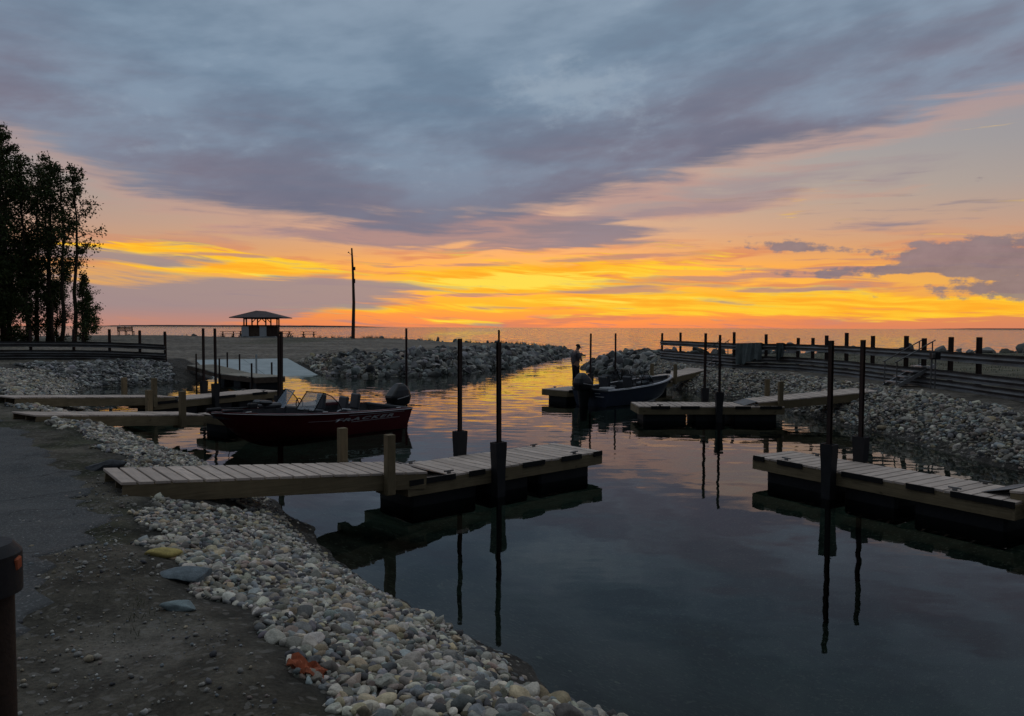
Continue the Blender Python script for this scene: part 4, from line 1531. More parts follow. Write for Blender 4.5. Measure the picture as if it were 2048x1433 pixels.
# bow gear
tm = MB().tube([(RB_L - 0.95, 0.28, 0.93), (RB_L - 0.05, 0.30, 0.96)], 0.022, 8).build('trolling_motor', 'black_plastic', rb, smooth=True)
MB().box((RB_L - 1.02, 0.28, 0.97), (0.26, 0.14, 0.14)).build('motor_head', 'black_plastic', tm, bevel=0.03)
MB().tube([(RB_L - 0.16, 0.30, 0.95), (RB_L + 0.20, 0.30, 0.95)], 0.05, 10).build('motor_pod', 'black_plastic', tm, smooth=True)
MB().box((RB_L - 0.5, 0.26, 0.88), (0.5, 0.16, 0.07)).build('mount', 'black_plastic', tm, bevel=0.02)
MB().box((RB_L * 0.66, -0.45, 0.86), (0.55, 0.42, 0.14)).build('bow_cushion', 'vinyl', rb, bevel=0.05)
MB().box((RB_L * 0.71, -0.30, 0.98), (0.42, 0.40, 0.10), (0, -0.1, 0)).build('bow_cushion', 'vinyl', rb, bevel=0.05)
MB().box((1.25, -0.95, 0.70), (0.75, 0.1, 0.10)).build('grab_rail', 'red_hull', rb, bevel=0.02)
MB().tube([(2.55, 0.98, 0.70), (2.35, 0.98, 0.76), (2.1, 0.98, 0.72)], 0.02, 6).build('grab_rail', 'alu', rb)
for x in (0.5, 3.0, 4.9):
    b_ = sec(x / RB_L)
    MB().box((x, b_[0] - 0.05, b_[2] + 0.04), (0.16, 0.03, 0.03)).build('cleat', 'alu', rb, bevel=0.008)

# blue boat across the channel, stern towards us
bb, sec2, yside2, xat2 = boat('navy blue motorboat moored across the harbour with pale gunwale, stern towards the camera', (2.98, 28.72), 41.6, 5.05, 0.98, 0.64, 0.98, 'blue_hull', 0.58, -1, 'blue_motorboat')
outboard(bb, 0.62)
ring = []
for i in range(20):
    u = 0.42 + 0.56 * i / 19
    b_, c_, g_, cz_, kz_ = sec2(u)
    zc_ = cz_ - 0.02
    ring.append([(xat2(u, zc_ + d), -(c_ + 0.012), zc_ + d) for d in (0.035, -0.005)] + [(xat2(u, zc_ + d), -(c_ - 0.02), zc_ + d) for d in (-0.005, 0.035)])
MB().loft(ring, cap=True).build('spray_rail', 'alu', bb, smooth=True)
for y0, w0, z0 in ((-0.32, 0.26, 0.50), (-0.34, 0.42, 0.38)):
    MB().box((-0.012 + 0.05, y0 - w0 / 2 + 0.05, z0), (0.07, w0, 0.022)).build('transom_plate', 'silver', bb)
MB().box((3.6, 0.15, 0.95), (0.5, 0.35, 0.14)).build('bow_cushion', 'vinyl_light', bb, bevel=0.04)
tm = MB().tube([(3.9, -0.1, 1.08), (4.75, -0.12, 1.10)], 0.022, 8).build('trolling_motor', 'black_plastic', bb, smooth=True)
MB().box((4.78, -0.12, 1.14), (0.24, 0.14, 0.16)).build('motor_head', 'black_plastic', tm, bevel=0.03)
for x, y, tilt in ((1.35, 0.3, 0.25), (1.1, 0.45, -0.2)):
    MB().tube([(x, y, 0.55), (x + tilt * 0.6, y + 0.06, 1.42)], [0.012, 0.005], 6).build('fishing_rod', 'rubber', bb)
MB().tube([(1.75, -0.72, 0.62), (1.62, -0.66, 1.30)], 0.016, 6).build('rod_holder', 'rubber', bb)
MB().box((0.62, -0.35, 0.58), (0.45, 0.5, 0.26)).build('storage_box', 'vinyl_light', bb, bevel=0.04)

# mooring lines
MAT['rope'] = simple('pale_rope', (0.30, 0.27, 0.22), 0.9, 0, 0.2, 20)


def rope(root, a, b, sag=0.12):
    a, b = Vector(a), Vector(b)
    M = root.matrix_basis.inverted()
    a2, b2 = a, M @ b
    MB().tube([a2.lerp(b2, k / 8) - Vector((0, 0, sag * math.sin(math.pi * k / 8))) for k in range(9)], 0.011, 6).build('mooring_line', 'rope', root, smooth=True)


rope(rb, (4.9, -0.55, 0.82), Vector((-7.95, 21.0, 0.52)), 0.08)
rope(rb, (0.3, -1.08, 0.66), Vector((-5.6, 24.3, 0.52)), 0.15)
rope(bb, (0.4, 0.9, 0.68), Vector((2.6, 30.3, 0.52)), 0.1)
rope(bb, (4.2, 0.45, 0.92), Vector((6.4, 33.9, 0.52)), 0.1)

# ------------------------------------------------------------------ person on the far dock
def skin_obj(name, verts, edges, radii, mat, parent, sub=2):
    me = bpy.data.meshes.new(name)
    me.from_pydata(verts, edges, [])
    ob = bpy.data.objects.new(name, me)
    COL.objects.link(ob)
    md = ob.modifiers.new('skin', 'SKIN')
    md.use_smooth_shade = True
    sv = me.skin_vertices[0].data
    for i, r in enumerate(radii):
        sv[i].radius = (r, r) if not isinstance(r, tuple) else r
        sv[i].use_root = (i == 0)
    sd_ = ob.modifiers.new('sub', 'SUBSURF')
    sd_.levels = sd_.render_levels = sub
    dg = bpy.context.evaluated_depsgraph_get()
    dg.update()
    out = bpy.data.meshes.new_from_object(ob.evaluated_get(dg))
    bpy.data.objects.remove(ob)
    out.materials.clear()
    out.materials.append(MAT[mat])
    return link(name, out, parent)


MAT['skin'] = simple('skin', (0.30, 0.17, 0.11), 0.6, 0, 0.1, 6)
MAT['shirt'] = simple('grey_shirt', (0.11, 0.10, 0.11), 0.9, 0, 0.2, 7, 0.006, 0.1)
MAT['trousers'] = simple('dark_trousers', (0.022, 0.022, 0.028), 0.9, 0, 0.2, 7, 0.004, 0.1)
MAT['cap'] = simple('dark_cap', (0.015, 0.015, 0.018), 0.9, 0, 0.2, 7)
MAT['shoe'] = simple('brown_shoes', (0.05, 0.03, 0.02), 0.7, 0, 0.2, 7)
# local frame: +x is where the person faces, +y to the person's left
pr = thing('person', 'person in grey shirt, dark trousers and cap standing on the far dock looking down', 'person', (2.62, 30.78, 0.5), R(28))
pr.scale = (1.05, 1.05, 1.05)
vs = [(0, 0, 0.95), (0.0, 0, 1.12), (0.01, 0, 1.30), (0.03, 0, 1.43), (0.06, 0, 1.50), (0.09, 0, 1.57), (0.115, 0, 1.65)]
ed = [(0, 1), (1, 2), (2, 3), (3, 4), (4, 5), (5, 6)]
ra = [(0.15, 0.125), (0.145, 0.115), (0.165, 0.12), (0.10, 0.09), 0.052, (0.070, 0.078), (0.066, 0.075)]


def add(p, par, r):
    vs.append(p); ra.append(r); ed.append((par, len(vs) - 1))
    return len(vs) - 1


def hand(w, d, side):
    """palm, four fingers and a thumb from wrist index w, along direction d"""
    d = Vector(d).normalized()
    wv = Vector(vs[w])
    sd_ = Vector((0, side, 0))
    k = add(tuple(wv + d * 0.075), w, 0.026)
    up = d.cross(sd_).normalized()
    for i, ln in enumerate((0.075, 0.085, 0.08, 0.062)):
        off = up * (0.027 - 0.018 * i)
        a = add(tuple(wv + d * 0.10 + off), k, 0.010)
        b = add(tuple(wv + d * (0.10 + ln * 0.55) + off - sd_ * 0.012), a, 0.009)
        add(tuple(wv + d * (0.10 + ln * 0.85) + off - sd_ * 0.035), b, 0.008)
    a = add(tuple(wv + d * 0.04 + up * 0.032), w, 0.012)
    add(tuple(wv + d * 0.085 + up * 0.052 - sd_ * 0.02), a, 0.010)


for sgn in (1, -1):
    h_ = add((0.0, sgn * 0.10, 0.88), 0, 0.095)
    k_ = add((0.02, sgn * 0.115, 0.50), h_, 0.062)
    a_ = add((-0.02, sgn * 0.12, 0.09), k_, 0.042)
    add((0.13, sgn * 0.135, 0.035), a_, 0.034)
    s_ = add((0.01, sgn * 0.185, 1.39), 3, 0.062)
    if sgn > 0:      # left arm hangs
        e_ = add((-0.03, 0.255, 1.12), s_, 0.044)
        w_ = add((0.03, 0.265, 0.88), e_, 0.030)
        hand(w_, (0.15, 0, -1), 1)
    else:            # right arm bent, hand in front of the belly
        e_ = add((0.06, -0.30, 1.13), s_, 0.044)
        w_ = add((0.22, -0.10, 1.10), e_, 0.030)
        hand(w_, (0.55, 0.8, 0.05), -1)
body = skin_obj('body', vs, ed, ra, 'skin', pr)
vs, ed, ra = [(0, 0, 0.93), (0.0, 0, 1.10), (0.01, 0, 1.28), (0.02, 0, 1.41), (0.045, 0, 1.455)], [(0, 1), (1, 2), (2, 3), (3, 4)], [(0.185, 0.15), (0.175, 0.14), (0.19, 0.145), (0.12, 0.105), 0.068]
for sgn in (1, -1):
    s_ = add((0.01, sgn * 0.19, 1.39), 3, 0.082)
    if sgn > 0:
        add((-0.015, 0.245, 1.17), s_, 0.068)
    else:
        add((0.045, -0.275, 1.18), s_, 0.068)
skin_obj('shirt', vs, ed, ra, 'shirt', pr)
vs, ed, ra = [(0, 0, 0.96), (0.0, 0, 0.90)], [(0, 1)], [(0.165, 0.135), (0.16, 0.13)]
for sgn in (1, -1):
    h_ = add((0.0, sgn * 0.10, 0.82), 1, 0.105)
    k_ = add((0.02, sgn * 0.115, 0.50), h_, 0.085)
    add((-0.015, sgn * 0.12, 0.08), k_, 0.066)
skin_obj('trousers', vs, ed, ra, 'trousers', pr)
for sgn in (1, -1):
    MB().loft([[(x0 + lx * math.cos(a), sgn * 0.13 + wy * math.sin(a), z) for a in [k * math.pi / 6 for k in range(12)]] for z, x0, lx, wy in ((0.0, 0.06, 0.14, 0.052), (0.035, 0.06, 0.14, 0.052), (0.07, 0.02, 0.09, 0.048), (0.10, -0.01, 0.05, 0.045))], cap=True).build('shoe', 'shoe', pr, smooth=True)
hd = Vector((0.105, 0, 1.63))
rings = []
for k in range(7):
    a = k / 6 * math.pi / 2
    rings.append([(hd.x + 0.100 * math.cos(a) * math.cos(q) + 0.012 * math.sin(a), hd.y + 0.088 * math.cos(a) * math.sin(q), hd.z + 0.012 - 0.03 * math.cos(a) * math.cos(q) + 0.105 * math.sin(a)) for q in [j * math.pi / 8 for j in range(16)]])
cp = MB().loft(rings, cap=True).build('cap', 'cap', pr, smooth=True)
br = []
for rr_ in (0.0, 1.0):
    br.append([(hd.x + (0.09 + 0.085 * rr_) * math.cos(q), 0.085 * math.sin(q) * (1 - 0.15 * rr_), hd.z - 0.012 - 0.055 * rr_ * math.cos(q)) for q in [j * math.pi / 16 for j in range(-7, 8)]])
br2 = [[(x, y, z + 0.008) for x, y, z in r_] for r_ in br]
MB().loft([br[0], br[1], br2[1], br2[0], br[0]], closed=False).build('brim', 'cap', cp, smooth=True)
for sgn in (1, -1):
    MB().loft([[(hd.x - 0.005 + rr_ * 0.022 * math.cos(q), sgn * (0.072 + off), hd.z - 0.045 + rr_ * 0.033 * math.sin(q)) for q in [j * math.pi / 5 for j in range(10)]] for rr_, off in ((0.8, 0.0), (1.0, 0.012), (0.3, 0.016))], cap=True).build('ear', 'skin', body, smooth=True)
MB().loft([[(hd.x + 0.062 + dx_, y_, hd.z - 0.055 + dz_) for y_, dz_ in ((0.016, -0.02), (0, 0.03), (-0.016, -0.02))] for dx_ in (0.0,)] + [[(hd.x + 0.095, 0.005, hd.z - 0.072), (hd.x + 0.09, 0, hd.z - 0.062), (hd.x + 0.095, -0.005, hd.z - 0.072)]], cap=True).build('nose', 'skin', body, smooth=True)

# ------------------------------------------------------------------ trees
MAT['bark'] = simple('dark_bark', (0.045, 0.034, 0.025), 0.95, 0, 0.35, 5, 0.02, 0.1)


def leaf_mat():
    m, nt, b = new_mat('leaves')
    g = nt.nodes.new('ShaderNodeNewGeometry')
    rnd = X(nt, g.outputs['Random Per Island'])
    c = ramp(nt, rnd, [(0.0, (0.018, 0.030, 0.010)), (0.5, (0.038, 0.058, 0.018)), (1.0, (0.065, 0.085, 0.026))])
    nt.links.new(c.k, b.inputs['Base Color'])
    b.inputs['Roughness'].default_value = 0.6
    b.inputs['Specular IOR Level'].default_value = 0.2
    tl = nt.nodes.new('ShaderNodeBsdfTranslucent')
    nt.links.new(mixc(nt, 0.5, c, (0.07, 0.09, 0.015)).k, tl.inputs[0])
    mx = nt.nodes.new('ShaderNodeMixShader')
    mx.inputs[0].default_value = 0.18
    nt.links.new(b.outputs[0], mx.inputs[1]); nt.links.new(tl.outputs[0], mx.inputs[2])
    nt.links.new(mx.outputs[0], nt.nodes['Material Output'].inputs[0])
    return m


MAT['leaf'] = leaf_mat()


def tree_meshes(H, crown_w, base, seed, nlimb=26, lean=0.0, leafn=5200, leaf=0.17, conifer=False, droop=0.0):
    r = random.Random(seed)
    rg = np.random.default_rng(seed)
    tr = MB()
    pts = []
    cx = cy = 0.0
    for i in range(11):
        f = i / 10
        cx += r.uniform(-0.16, 0.16) * (H / 18) + lean * H / 10
        cy += r.uniform(-0.16, 0.16) * (H / 18)
        pts.append(Vector((cx if i else 0, cy if i else 0, -0.3 + (H + 0.3) * f)))
    r0 = 0.010 * H + 0.03
    tr.tube(pts, [r0 * (1 - 0.93 * (i / 10)) + 0.012 for i in range(11)], 8)
    tips = []

    def at(f):
        q = f * 10
        i = min(9, int(q))
        return pts[i].lerp(pts[i + 1], q - i)

    for k in range(nlimb):
        f = base + (0.98 - base) * (k + r.random()) / nlimb
        p = at(f)
        a = r.uniform(0, 2 * math.pi)
        prof = math.sin(math.pi * min(1, ((f - base) / (1 - base)) * 0.86 + 0.12)) ** 0.7
        if conifer:
            prof = (1 - (f - base) / (1 - base)) * 0.95 + 0.06
        ln = crown_w * prof * r.uniform(0.55, 1.15)
        up = r.uniform(0.35, 0.95) if not conifer else r.uniform(-0.12, 0.25)
        d = Vector((math.cos(a), math.sin(a), up)).normalized()
        q = [p]
        for j in range(1, 5):
            d = (d + Vector((r.uniform(-0.25, 0.25), r.uniform(-0.25, 0.25), r.uniform(-0.12, 0.16) - droop))).normalized()
            q.append(q[-1] + d * ln / 4)
        rb_ = 0.012 * ln + 0.014
        tr.tube(q, [rb_ * (1 - 0.8 * j / 4) for j in range(5)], 5, cap=False)
        for j in range(1, 5):
            for _ in range(2 if j < 4 else 3):
                e = q[j] + Vector((r.gauss(0, 1), r.gauss(0, 1), r.gauss(0, 0.7))).normalized() * ln * r.uniform(0.12, 0.34)
                tr.tube([q[j], q[j].lerp(e, 0.5) + Vector((0, 0, 0.03)), e], [rb_ * 0.4, rb_ * 0.3, 0.005], 4, cap=False)
                tips.append((e, 0.20 + 0.10 * ln))
                tips.append((q[j].lerp(e, 0.5), 0.16 + 0.08 * ln))
    T = np.array([t[0][:] for t in tips]); S = np.array([t[1] for t in tips])
    w = rg.uniform(0.1, 1.0, len(T)) ** 2.2          # some clumps thick, some nearly bare
    idx = rg.choice(len(T), leafn, p=w / w.sum())
    c = T[idx] + rg.normal(0, 1, (leafn, 3)) * (S[idx] * 0.75)[:, None]
    n = leafn
    sz = leaf * rg.uniform(0.6, 1.35, n)
    d = rg.normal(size=(n, 3)); d[:, 2] -= 0.5; d /= np.linalg.norm(d, axis=1)[:, None]
    e = np.cross(d, rg.normal(size=(n, 3))); e /= np.linalg.norm(e, axis=1)[:, None]
    V = np.stack([c - d * sz[:, None] * 0.6, c + e * sz[:, None] * 0.34, c + d * sz[:, None] * 0.75, c - e * sz[:, None] * 0.34], 1).reshape(-1, 3)
    F = np.arange(4 * n).reshape(n, 4)
    return tr.mesh('trunk', 'bark', smooth='all'), np_mesh('crown', V, F, MAT['leaf'], smooth=False)


TREE = [tree_meshes(20.0, 3.4, 0.10, 1, 46, 0.0, 8000, 0.18), tree_meshes(18.5, 3.3, 0.14, 2, 42, 0.008, 5000, 0.19), tree_meshes(18.4, 3.0, 0.20, 3, 36, -0.006, 3400, 0.2),
        tree_meshes(17.4, 2.5, 0.34, 4, 30, 0.006, 2600, 0.2), tree_meshes(17.0, 2.1, 0.42, 5, 26, 0.010, 2000, 0.21), tree_meshes(6.6, 2.1, 0.16, 6, 30, 0.0, 3000, 0.16, True, 0.03),
        tree_meshes(9.0, 2.8, 0.04, 7, 34, 0.0, 7000, 0.18)]


def tree(i, x, y, sc, rz, label, group=None):
    t = thing('tree', label, 'tree', (x, y, zat(x, y)), rz, group)
    t.scale = (sc, sc, sc)
    a, b = TREE[i]
    link('trunk', a, t)
    link('crown', b, t)
    return t


GR = 'grove of tall trees on the left'
tree(4, -40.9, 70.0, 0.98, 0.6, 'slender sparse tree standing clear on the right of the grove', GR)
tree(3, -42.6, 70.8, 0.97, 2.4, 'leaning thin-stemmed tree just left of the slender outermost one', GR)
tree(5, -39.6, 69.2, 1.0, 0.0, 'small low bushy tree at the right foot of the grove', GR)
tree(2, -43.8, 71.6, 0.96, 1.0, 'third tree from the right of the grove, airy crown against the sky', GR)
tree(1, -45.2, 70.2, 0.95, 3.3, 'leafy tree in the middle of the grove with its crown open to the sky', GR)
tree(0, -46.8, 69.0, 1.0, 0.4, 'tallest tree of the grove, rising at the left edge of the picture', GR)
grove = 'tall dark tree hidden deep in the grove at the left edge'
for i, x, y, s_, rz in ((0, -48.4, 71.5, 1.0, 2.2), (2, -45.6, 73.6, 0.95, 4.0), (1, -47.2, 74.5, 0.95, 1.4), (1, -49.6, 74, 1.02, 5.1), (0, -51.0, 70, 1.0, 4.2)):
    tree(i, x, y, s_, rz, grove, GR)
for k, (x, y, s_, rz) in enumerate(((-45.6, 68.4, 0.80, 0.2), (-47.6, 67.6, 0.95, 2.2), (-44.6, 73.5, 0.66, 4.0), (-49.5, 68.5, 1.05, 1.0), (-42.4, 74.5, 0.55, 3.0), (-46.4, 72, 1.1, 0.7))):
    tree(6, x, y, s_, rz, 'dense low dark tree filling the foot of the grove', 'low trees under the grove')

# ------------------------------------------------------------------ lake-side park
MAT['darkwood'] = wood_mat('dark_stained_wood', (0.075, 0.05, 0.04), 0.3)
MAT['roof'] = simple('brown_roof', (0.07, 0.05, 0.05), 0.8, 0, 0.2, 2)
MAT['panel'] = simple('white_siding', (0.50, 0.53, 0.56), 0.6, 0, 0.1, 2)
PX, PY = -32.9, 98.6
gz0 = zat(PX, PY)
pv_ = thing('pavilion', 'small open pavilion with low brown roof and white counter panels by the lake', 'pavilion', (PX, PY, gz0), R(4))
MB().prism([(2.7 * math.cos(a), 2.7 * math.sin(a)) for a in [R(22.5 + 45 * k) for k in range(8)]], -0.4, 0.12).build('slab', 'concrete', pv_)
oc = [(2.25 * math.cos(R(22.5 + 45 * k + 4)), 2.05 * math.sin(R(22.5 + 45 * k + 4))) for k in range(8)]
for x, y in oc:
    MB().box((x, y, 1.32), (0.15, 0.15, 2.44)).build('post', 'darkwood', pv_)
for k in range(8):
    a, b = Vector(oc[k]), Vector(oc[(k + 1) % 8])
    MB().beam((*a, 2.48), (*b, 2.48), 0.12, 0.2).build('beam', 'darkwood', pv_)
    if k in (5, 3, 7, 1):
        d = (b - a) * 0.28
        MB().beam((*a, 1.9), (*(a + d), 2.42), 0.08, 0.1).build('brace', 'darkwood', pv_)
        MB().beam((*b, 1.9), (*(b - d), 2.42), 0.08, 0.1).build('brace', 'darkwood', pv_)
ev = [(-3.35, -2.8, 2.50), (3.35, -2.8, 2.50), (3.35, 2.8, 2.50), (-3.35, 2.8, 2.50)]
rg_ = [(-0.7, 0, 3.5), (0.55, 0, 3.42)]
rf = MB().add(ev + [(x, y, z + 0.10) for x, y, z in ev] + rg_, [(3, 2, 1, 0), (0, 1, 5, 4), (1, 2, 6, 5), (2, 3, 7, 6), (3, 0, 4, 7), (4, 5, 9, 8), (5, 6, 9), (6, 7, 8, 9), (7, 4, 8)]).build('roof', 'roof', pv_)
for k in range(8):
    a, b = Vector(oc[k]), Vector(oc[(k + 1) % 8])
    d = b - a
    mid = (a + b) / 2
    if k in (6, 7, 0, 3, 4):
        nb = 9
        for j in range(nb):
            q = a + d * (j + 0.5) / nb
            MB().box((q.x, q.y, 0.85), (0.10, 0.10, 1.40), (0, 0, math.atan2(d.y, d.x))).build('board', 'darkwood', pv_)
    MB().beam((*a, 1.58), (*b, 1.58), 0.34, 0.06).build('counter_top', 'darkwood', pv_)


for x0, x1 in ((-2.0, -1.08), (0.28, 1.15)):      # front counter: two white panels beside a dark doorway
    cn = MB().box(((x0 + x1) / 2, -2.12, 0.82), (x1 - x0, 0.08, 1.30)).build('counter_panel', 'panel', pv_)
    for j in range(5):
        MB().box(((x0 + x1) / 2, -2.175, 0.29 + j * 0.25), (x1 - x0 - 0.03, 0.03, 0.225)).build('siding_board', 'panel', cn)
MB().box((-0.4, -2.05, 0.82), (1.34, 0.05, 1.32)).build('door', 'oldwood', pv_)
for j in range(7):
    MB().box((1.25 + j * 0.14, -2.1 + j * 0.03, 0.82), (0.10, 0.06, 1.35)).build('board', 'darkwood', pv_)
MB().box((0.0, -2.12, 1.52), (4.3, 0.4, 0.07)).build('counter_top', 'darkwood', pv_)


def picnic(label, x, y, rz, cat='picnic table'):
    t = thing('picnic_table', label, cat, (x, y, zat(x, y)), rz, 'picnic tables around the pavilion')
    for j in range(4):
        MB().box((0, -0.27 + 0.18 * j, 0.75), (1.9, 0.16, 0.045)).build('plank', 'darkwood', t)
    for s in (-1, 1):
        MB().box((0, s * 0.72, 0.45), (1.9, 0.25, 0.045)).build('bench', 'darkwood', t)
        MB().beam((s * 0.65, -0.62, 0.0), (s * 0.65, 0.25, 0.73), 0.09, 0.09).build('leg', 'darkwood', t)
        MB().beam((s * 0.65, 0.62, 0.0), (s * 0.65, -0.25, 0.73), 0.07, 0.09).build('leg', 'darkwood', t)
        MB().beam((s * 0.65, -0.80, 0.41), (s * 0.65, 0.80, 0.41), 0.05, 0.09).build('cross_bar', 'darkwood', t)
    return t


picnic('dark picnic table on the gravel left of the pavilion', -36.9, 97.5, 0.2)
picnic('dark picnic table touching the left side of the pavilion', -35.3, 99.4, 0.1)
picnic('dark picnic table touching the right side of the pavilion', -30.2, 99.6, -0.1)
picnic('low dark picnic table between the pavilion and the utility pole', -26.3, 97.0, 0.1)

bx_, by_ = -45.6, 88.5
t = thing('park_bench', 'dark wooden park bench facing the lake beside the grove', 'bench', (bx_, by_, zat(bx_, by_) + 0.02), R(8))
for j in range(4):
    MB().box((0, 0.02 + 0.13 * j, 0.45), (1.75, 0.11, 0.04)).build('slat', 'darkwood', t)
for j in range(3):
    MB().box((0, -0.10 - 0.03 * j, 0.58 + 0.16 * j), (1.75, 0.04, 0.12)).build('back_slat', 'darkwood', t)
for x in (-0.8, 0, 0.8):
    MB().beam((x, -0.03, -0.1), (x, -0.17, 1.0), 0.07, 0.09).build('leg', 'darkwood', t)
    MB().beam((x, 0.42, -0.1), (x, 0.42, 0.44), 0.07, 0.09).build('leg', 'darkwood', t)
    MB().beam((x, -0.1, 0.40), (x, 0.46, 0.40), 0.06, 0.08).build('rail', 'darkwood', t)

ux, uy = -20.0, 94.3
t = thing('utility_pole', 'tall bare wooden utility pole with two boxes on the lake shore', 'utility pole', (ux, uy, zat(ux, uy)))
MB().tube([(0, 0, -0.5), (0.12, 0, 4.5), (0.05, 0, 8.0), (-0.10, 0, 11.3)], [0.24, 0.19, 0.15, 0.10], 12).build('pole', 'darkwood', t, smooth=True)
MB().box((0.22, -0.05, 8.75), (0.26, 0.22, 0.42)).build('box', 'black_plastic', t, bevel=0.02)
MB().box((0.22, -0.03, 7.2), (0.20, 0.2, 0.55)).build('box', 'black_plastic', t, bevel=0.02)
MB().tube([(-0.08, 0, 10.4), (-0.5, 0, 10.75)], 0.03, 6).build('arm', 'black_plastic', t)
MB().tube([(-0.5, 0, 10.85), (-0.5, 0, 10.7)], [0.05, 0.12], 8).build('lamp_head', 'black_plastic', t)
MB().box((0.16, -0.08, 2.6), (0.16, 0.16, 0.5)).build('meter', 'galv', t, bevel=0.02)

# ------------------------------------------------------------------ things by the right-hand fence
def stairs(label, x, y, rz, run, rise, w, group):
    t = thing('metal_steps', label, 'stairs', (x, y, zat(x, y)), rz, group)
    n = 4
    for k in range(n):
        MB().box((run * (k + 0.5) / n, 0, rise * (k + 1) / n), (run / n + 0.04, w - 0.08, 0.04)).build('tread', 'alu', t)
    for s in (-1, 1):
        yy = s * w / 2
        MB().beam((-0.05, yy, 0.0), (run + 0.1, yy, rise + 0.03), 0.03, 0.12).build('stringer', 'alu', t)
        MB().tube([(0, yy, -0.05), (0, yy, 0.9)], 0.022, 8).build('rail_post', 'galv', t, smooth=True)
        MB().tube([(run, yy, rise - 0.1), (run, yy, rise + 0.88)], 0.022, 8).build('rail_post', 'galv', t, smooth=True)
        MB().tube([(-0.06, yy, 0.86), (run + 0.1, yy, rise + 0.92)], 0.022, 8).build('handrail', 'galv', t, smooth=True)
    return t


stairs('metal steps with handrails over the right-hand fence beside the electric box', 13.25, 26.2, 0.06, 1.25, 0.72, 0.75, 'metal steps at the fence')
stairs('metal steps with handrails at the top of the blue boat gangway', 10.35, 39.6, 0.35, 1.0, 0.6, 0.7, 'metal steps at the fence')
ex, ey = 13.92, 24.75
t = thing('electric_box', 'small grey electric meter box on two thin pipes before the fence', 'electric box', (ex, ey, zat(ex, ey)))
for s in (-0.07, 0.07):
    MB().tube([(s, 0, -0.3), (s, 0, 0.98)], 0.022, 8).build('pipe', 'galv', t, smooth=True)
MB().box((0.04, -0.02, 1.10), (0.30, 0.16, 0.26)).build('box', 'black_plastic', t, bevel=0.015)
MB().box((-0.06, -0.11, 1.10), (0.10, 0.05, 0.18)).build('meter', 'galv', t, bevel=0.01)
MAT['tarp'] = simple('grey_green_tarp', (0.105, 0.125, 0.125), 0.8, 0, 0.25, 3, 0.01, 0.2)


def drape(label, a, b, drop, name='tarp'):
    """cloth hung over the top rail from a to b"""
    a, b = Vector(a), Vector(b)
    d = (b - a).normalized()
    nrm = Vector((d.y, -d.x))
    if nrm.dot(-a) < 0:
        nrm = -nrm
    za, zb = zat(*a) + 1.30, zat(*b) + 1.30
    rows = []
    n = 26
    for j in range(10):
        f = j / 9
        row = []
        for i in range(n + 1):
            u = i / n
            p = a.lerp(b, u)
            fold = 0.07 * math.sin(u * 17 + 1.3 * math.sin(u * 7)) * min(1, f * 1.6) + 0.025 * math.sin(u * 41 + f * 3)
            q = p + nrm * (0.24 + fold)
            row.append((q.x, q.y, za + (zb - za) * u + 0.015 - f * drop * (1 + 0.13 * math.sin(u * 5 + 0.6) + 0.04 * math.sin(u * 23))))
        rows.append(row)
    back = [[(x - nrm.x * 0.34, y - nrm.y * 0.34, z) for x, y, z in r] for r in rows[4:0:-1]]
    m = MB().loft(back + rows, closed=False)
    o = m.build(name, 'tarp', None, smooth=True)
    return tag(o, label, 'tarp', 'cloths on the fence')


drape('large grey tarp hung over the top rail of the right-hand fence', (11.5, 38.1), (12.45, 37.1), 0.95)
drape('narrow grey cloth hung on the fence right of the large tarp', (12.95, 36.45), (13.2, 36.2), 0.75)

# ------------------------------------------------------------------ foreground post, orange stand-ins, loose things
MAT['bollard'] = wood_mat('dark_post_wood', (0.035, 0.021, 0.015), 0.4)
t = thing('bollard', 'dark wooden post with wide cap at the lower left corner', 'post', (-1.62, 2.25, zat(-1.62, 2.25)))
hgt = 2.34 - zat(-1.55, 2.25)
MB().tube([(0, 0, -0.3), (0, 0, hgt - 0.09)], 0.092, 20).build('shaft', 'bollard', t, smooth=True)
MB().tube([(0, 0, hgt - 0.15), (0, 0, hgt - 0.03), (0, 0, hgt)], [0.115, 0.115, 0.09], 24).build('cap', 'black_plastic', t, smooth=True)
MAT['orange'] = simple('spot_orange', (0.30, 0.075, 0.03), 0.8, 0, 0.4, 25)  # plain colour shared by the two added orange stand-ins
MB().box((0.113, 0.012, hgt - 0.06), (0.012, 0.03, 0.04), (0.2, 0.1, 0.1)).build('orange_spot', 'orange', t, bevel=0.004)  # small block added in place of an unidentified orange spot on the cap
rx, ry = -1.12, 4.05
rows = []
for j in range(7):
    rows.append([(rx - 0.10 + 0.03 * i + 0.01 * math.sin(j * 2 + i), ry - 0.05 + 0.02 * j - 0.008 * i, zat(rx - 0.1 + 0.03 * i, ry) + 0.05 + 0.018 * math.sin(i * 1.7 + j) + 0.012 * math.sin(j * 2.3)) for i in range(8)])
cl_ = MB().loft(rows + [[(x, y, z - 0.006) for x, y, z in r] for r in rows[::-1]], closed=False).build('orange_sheet', 'orange', None, smooth=True)  # invented sheet, stands in for an unidentified blurred orange spot
tag(cl_, 'crumpled orange sheet standing in for a blurred orange spot on the foreground stones', 'stand-in')

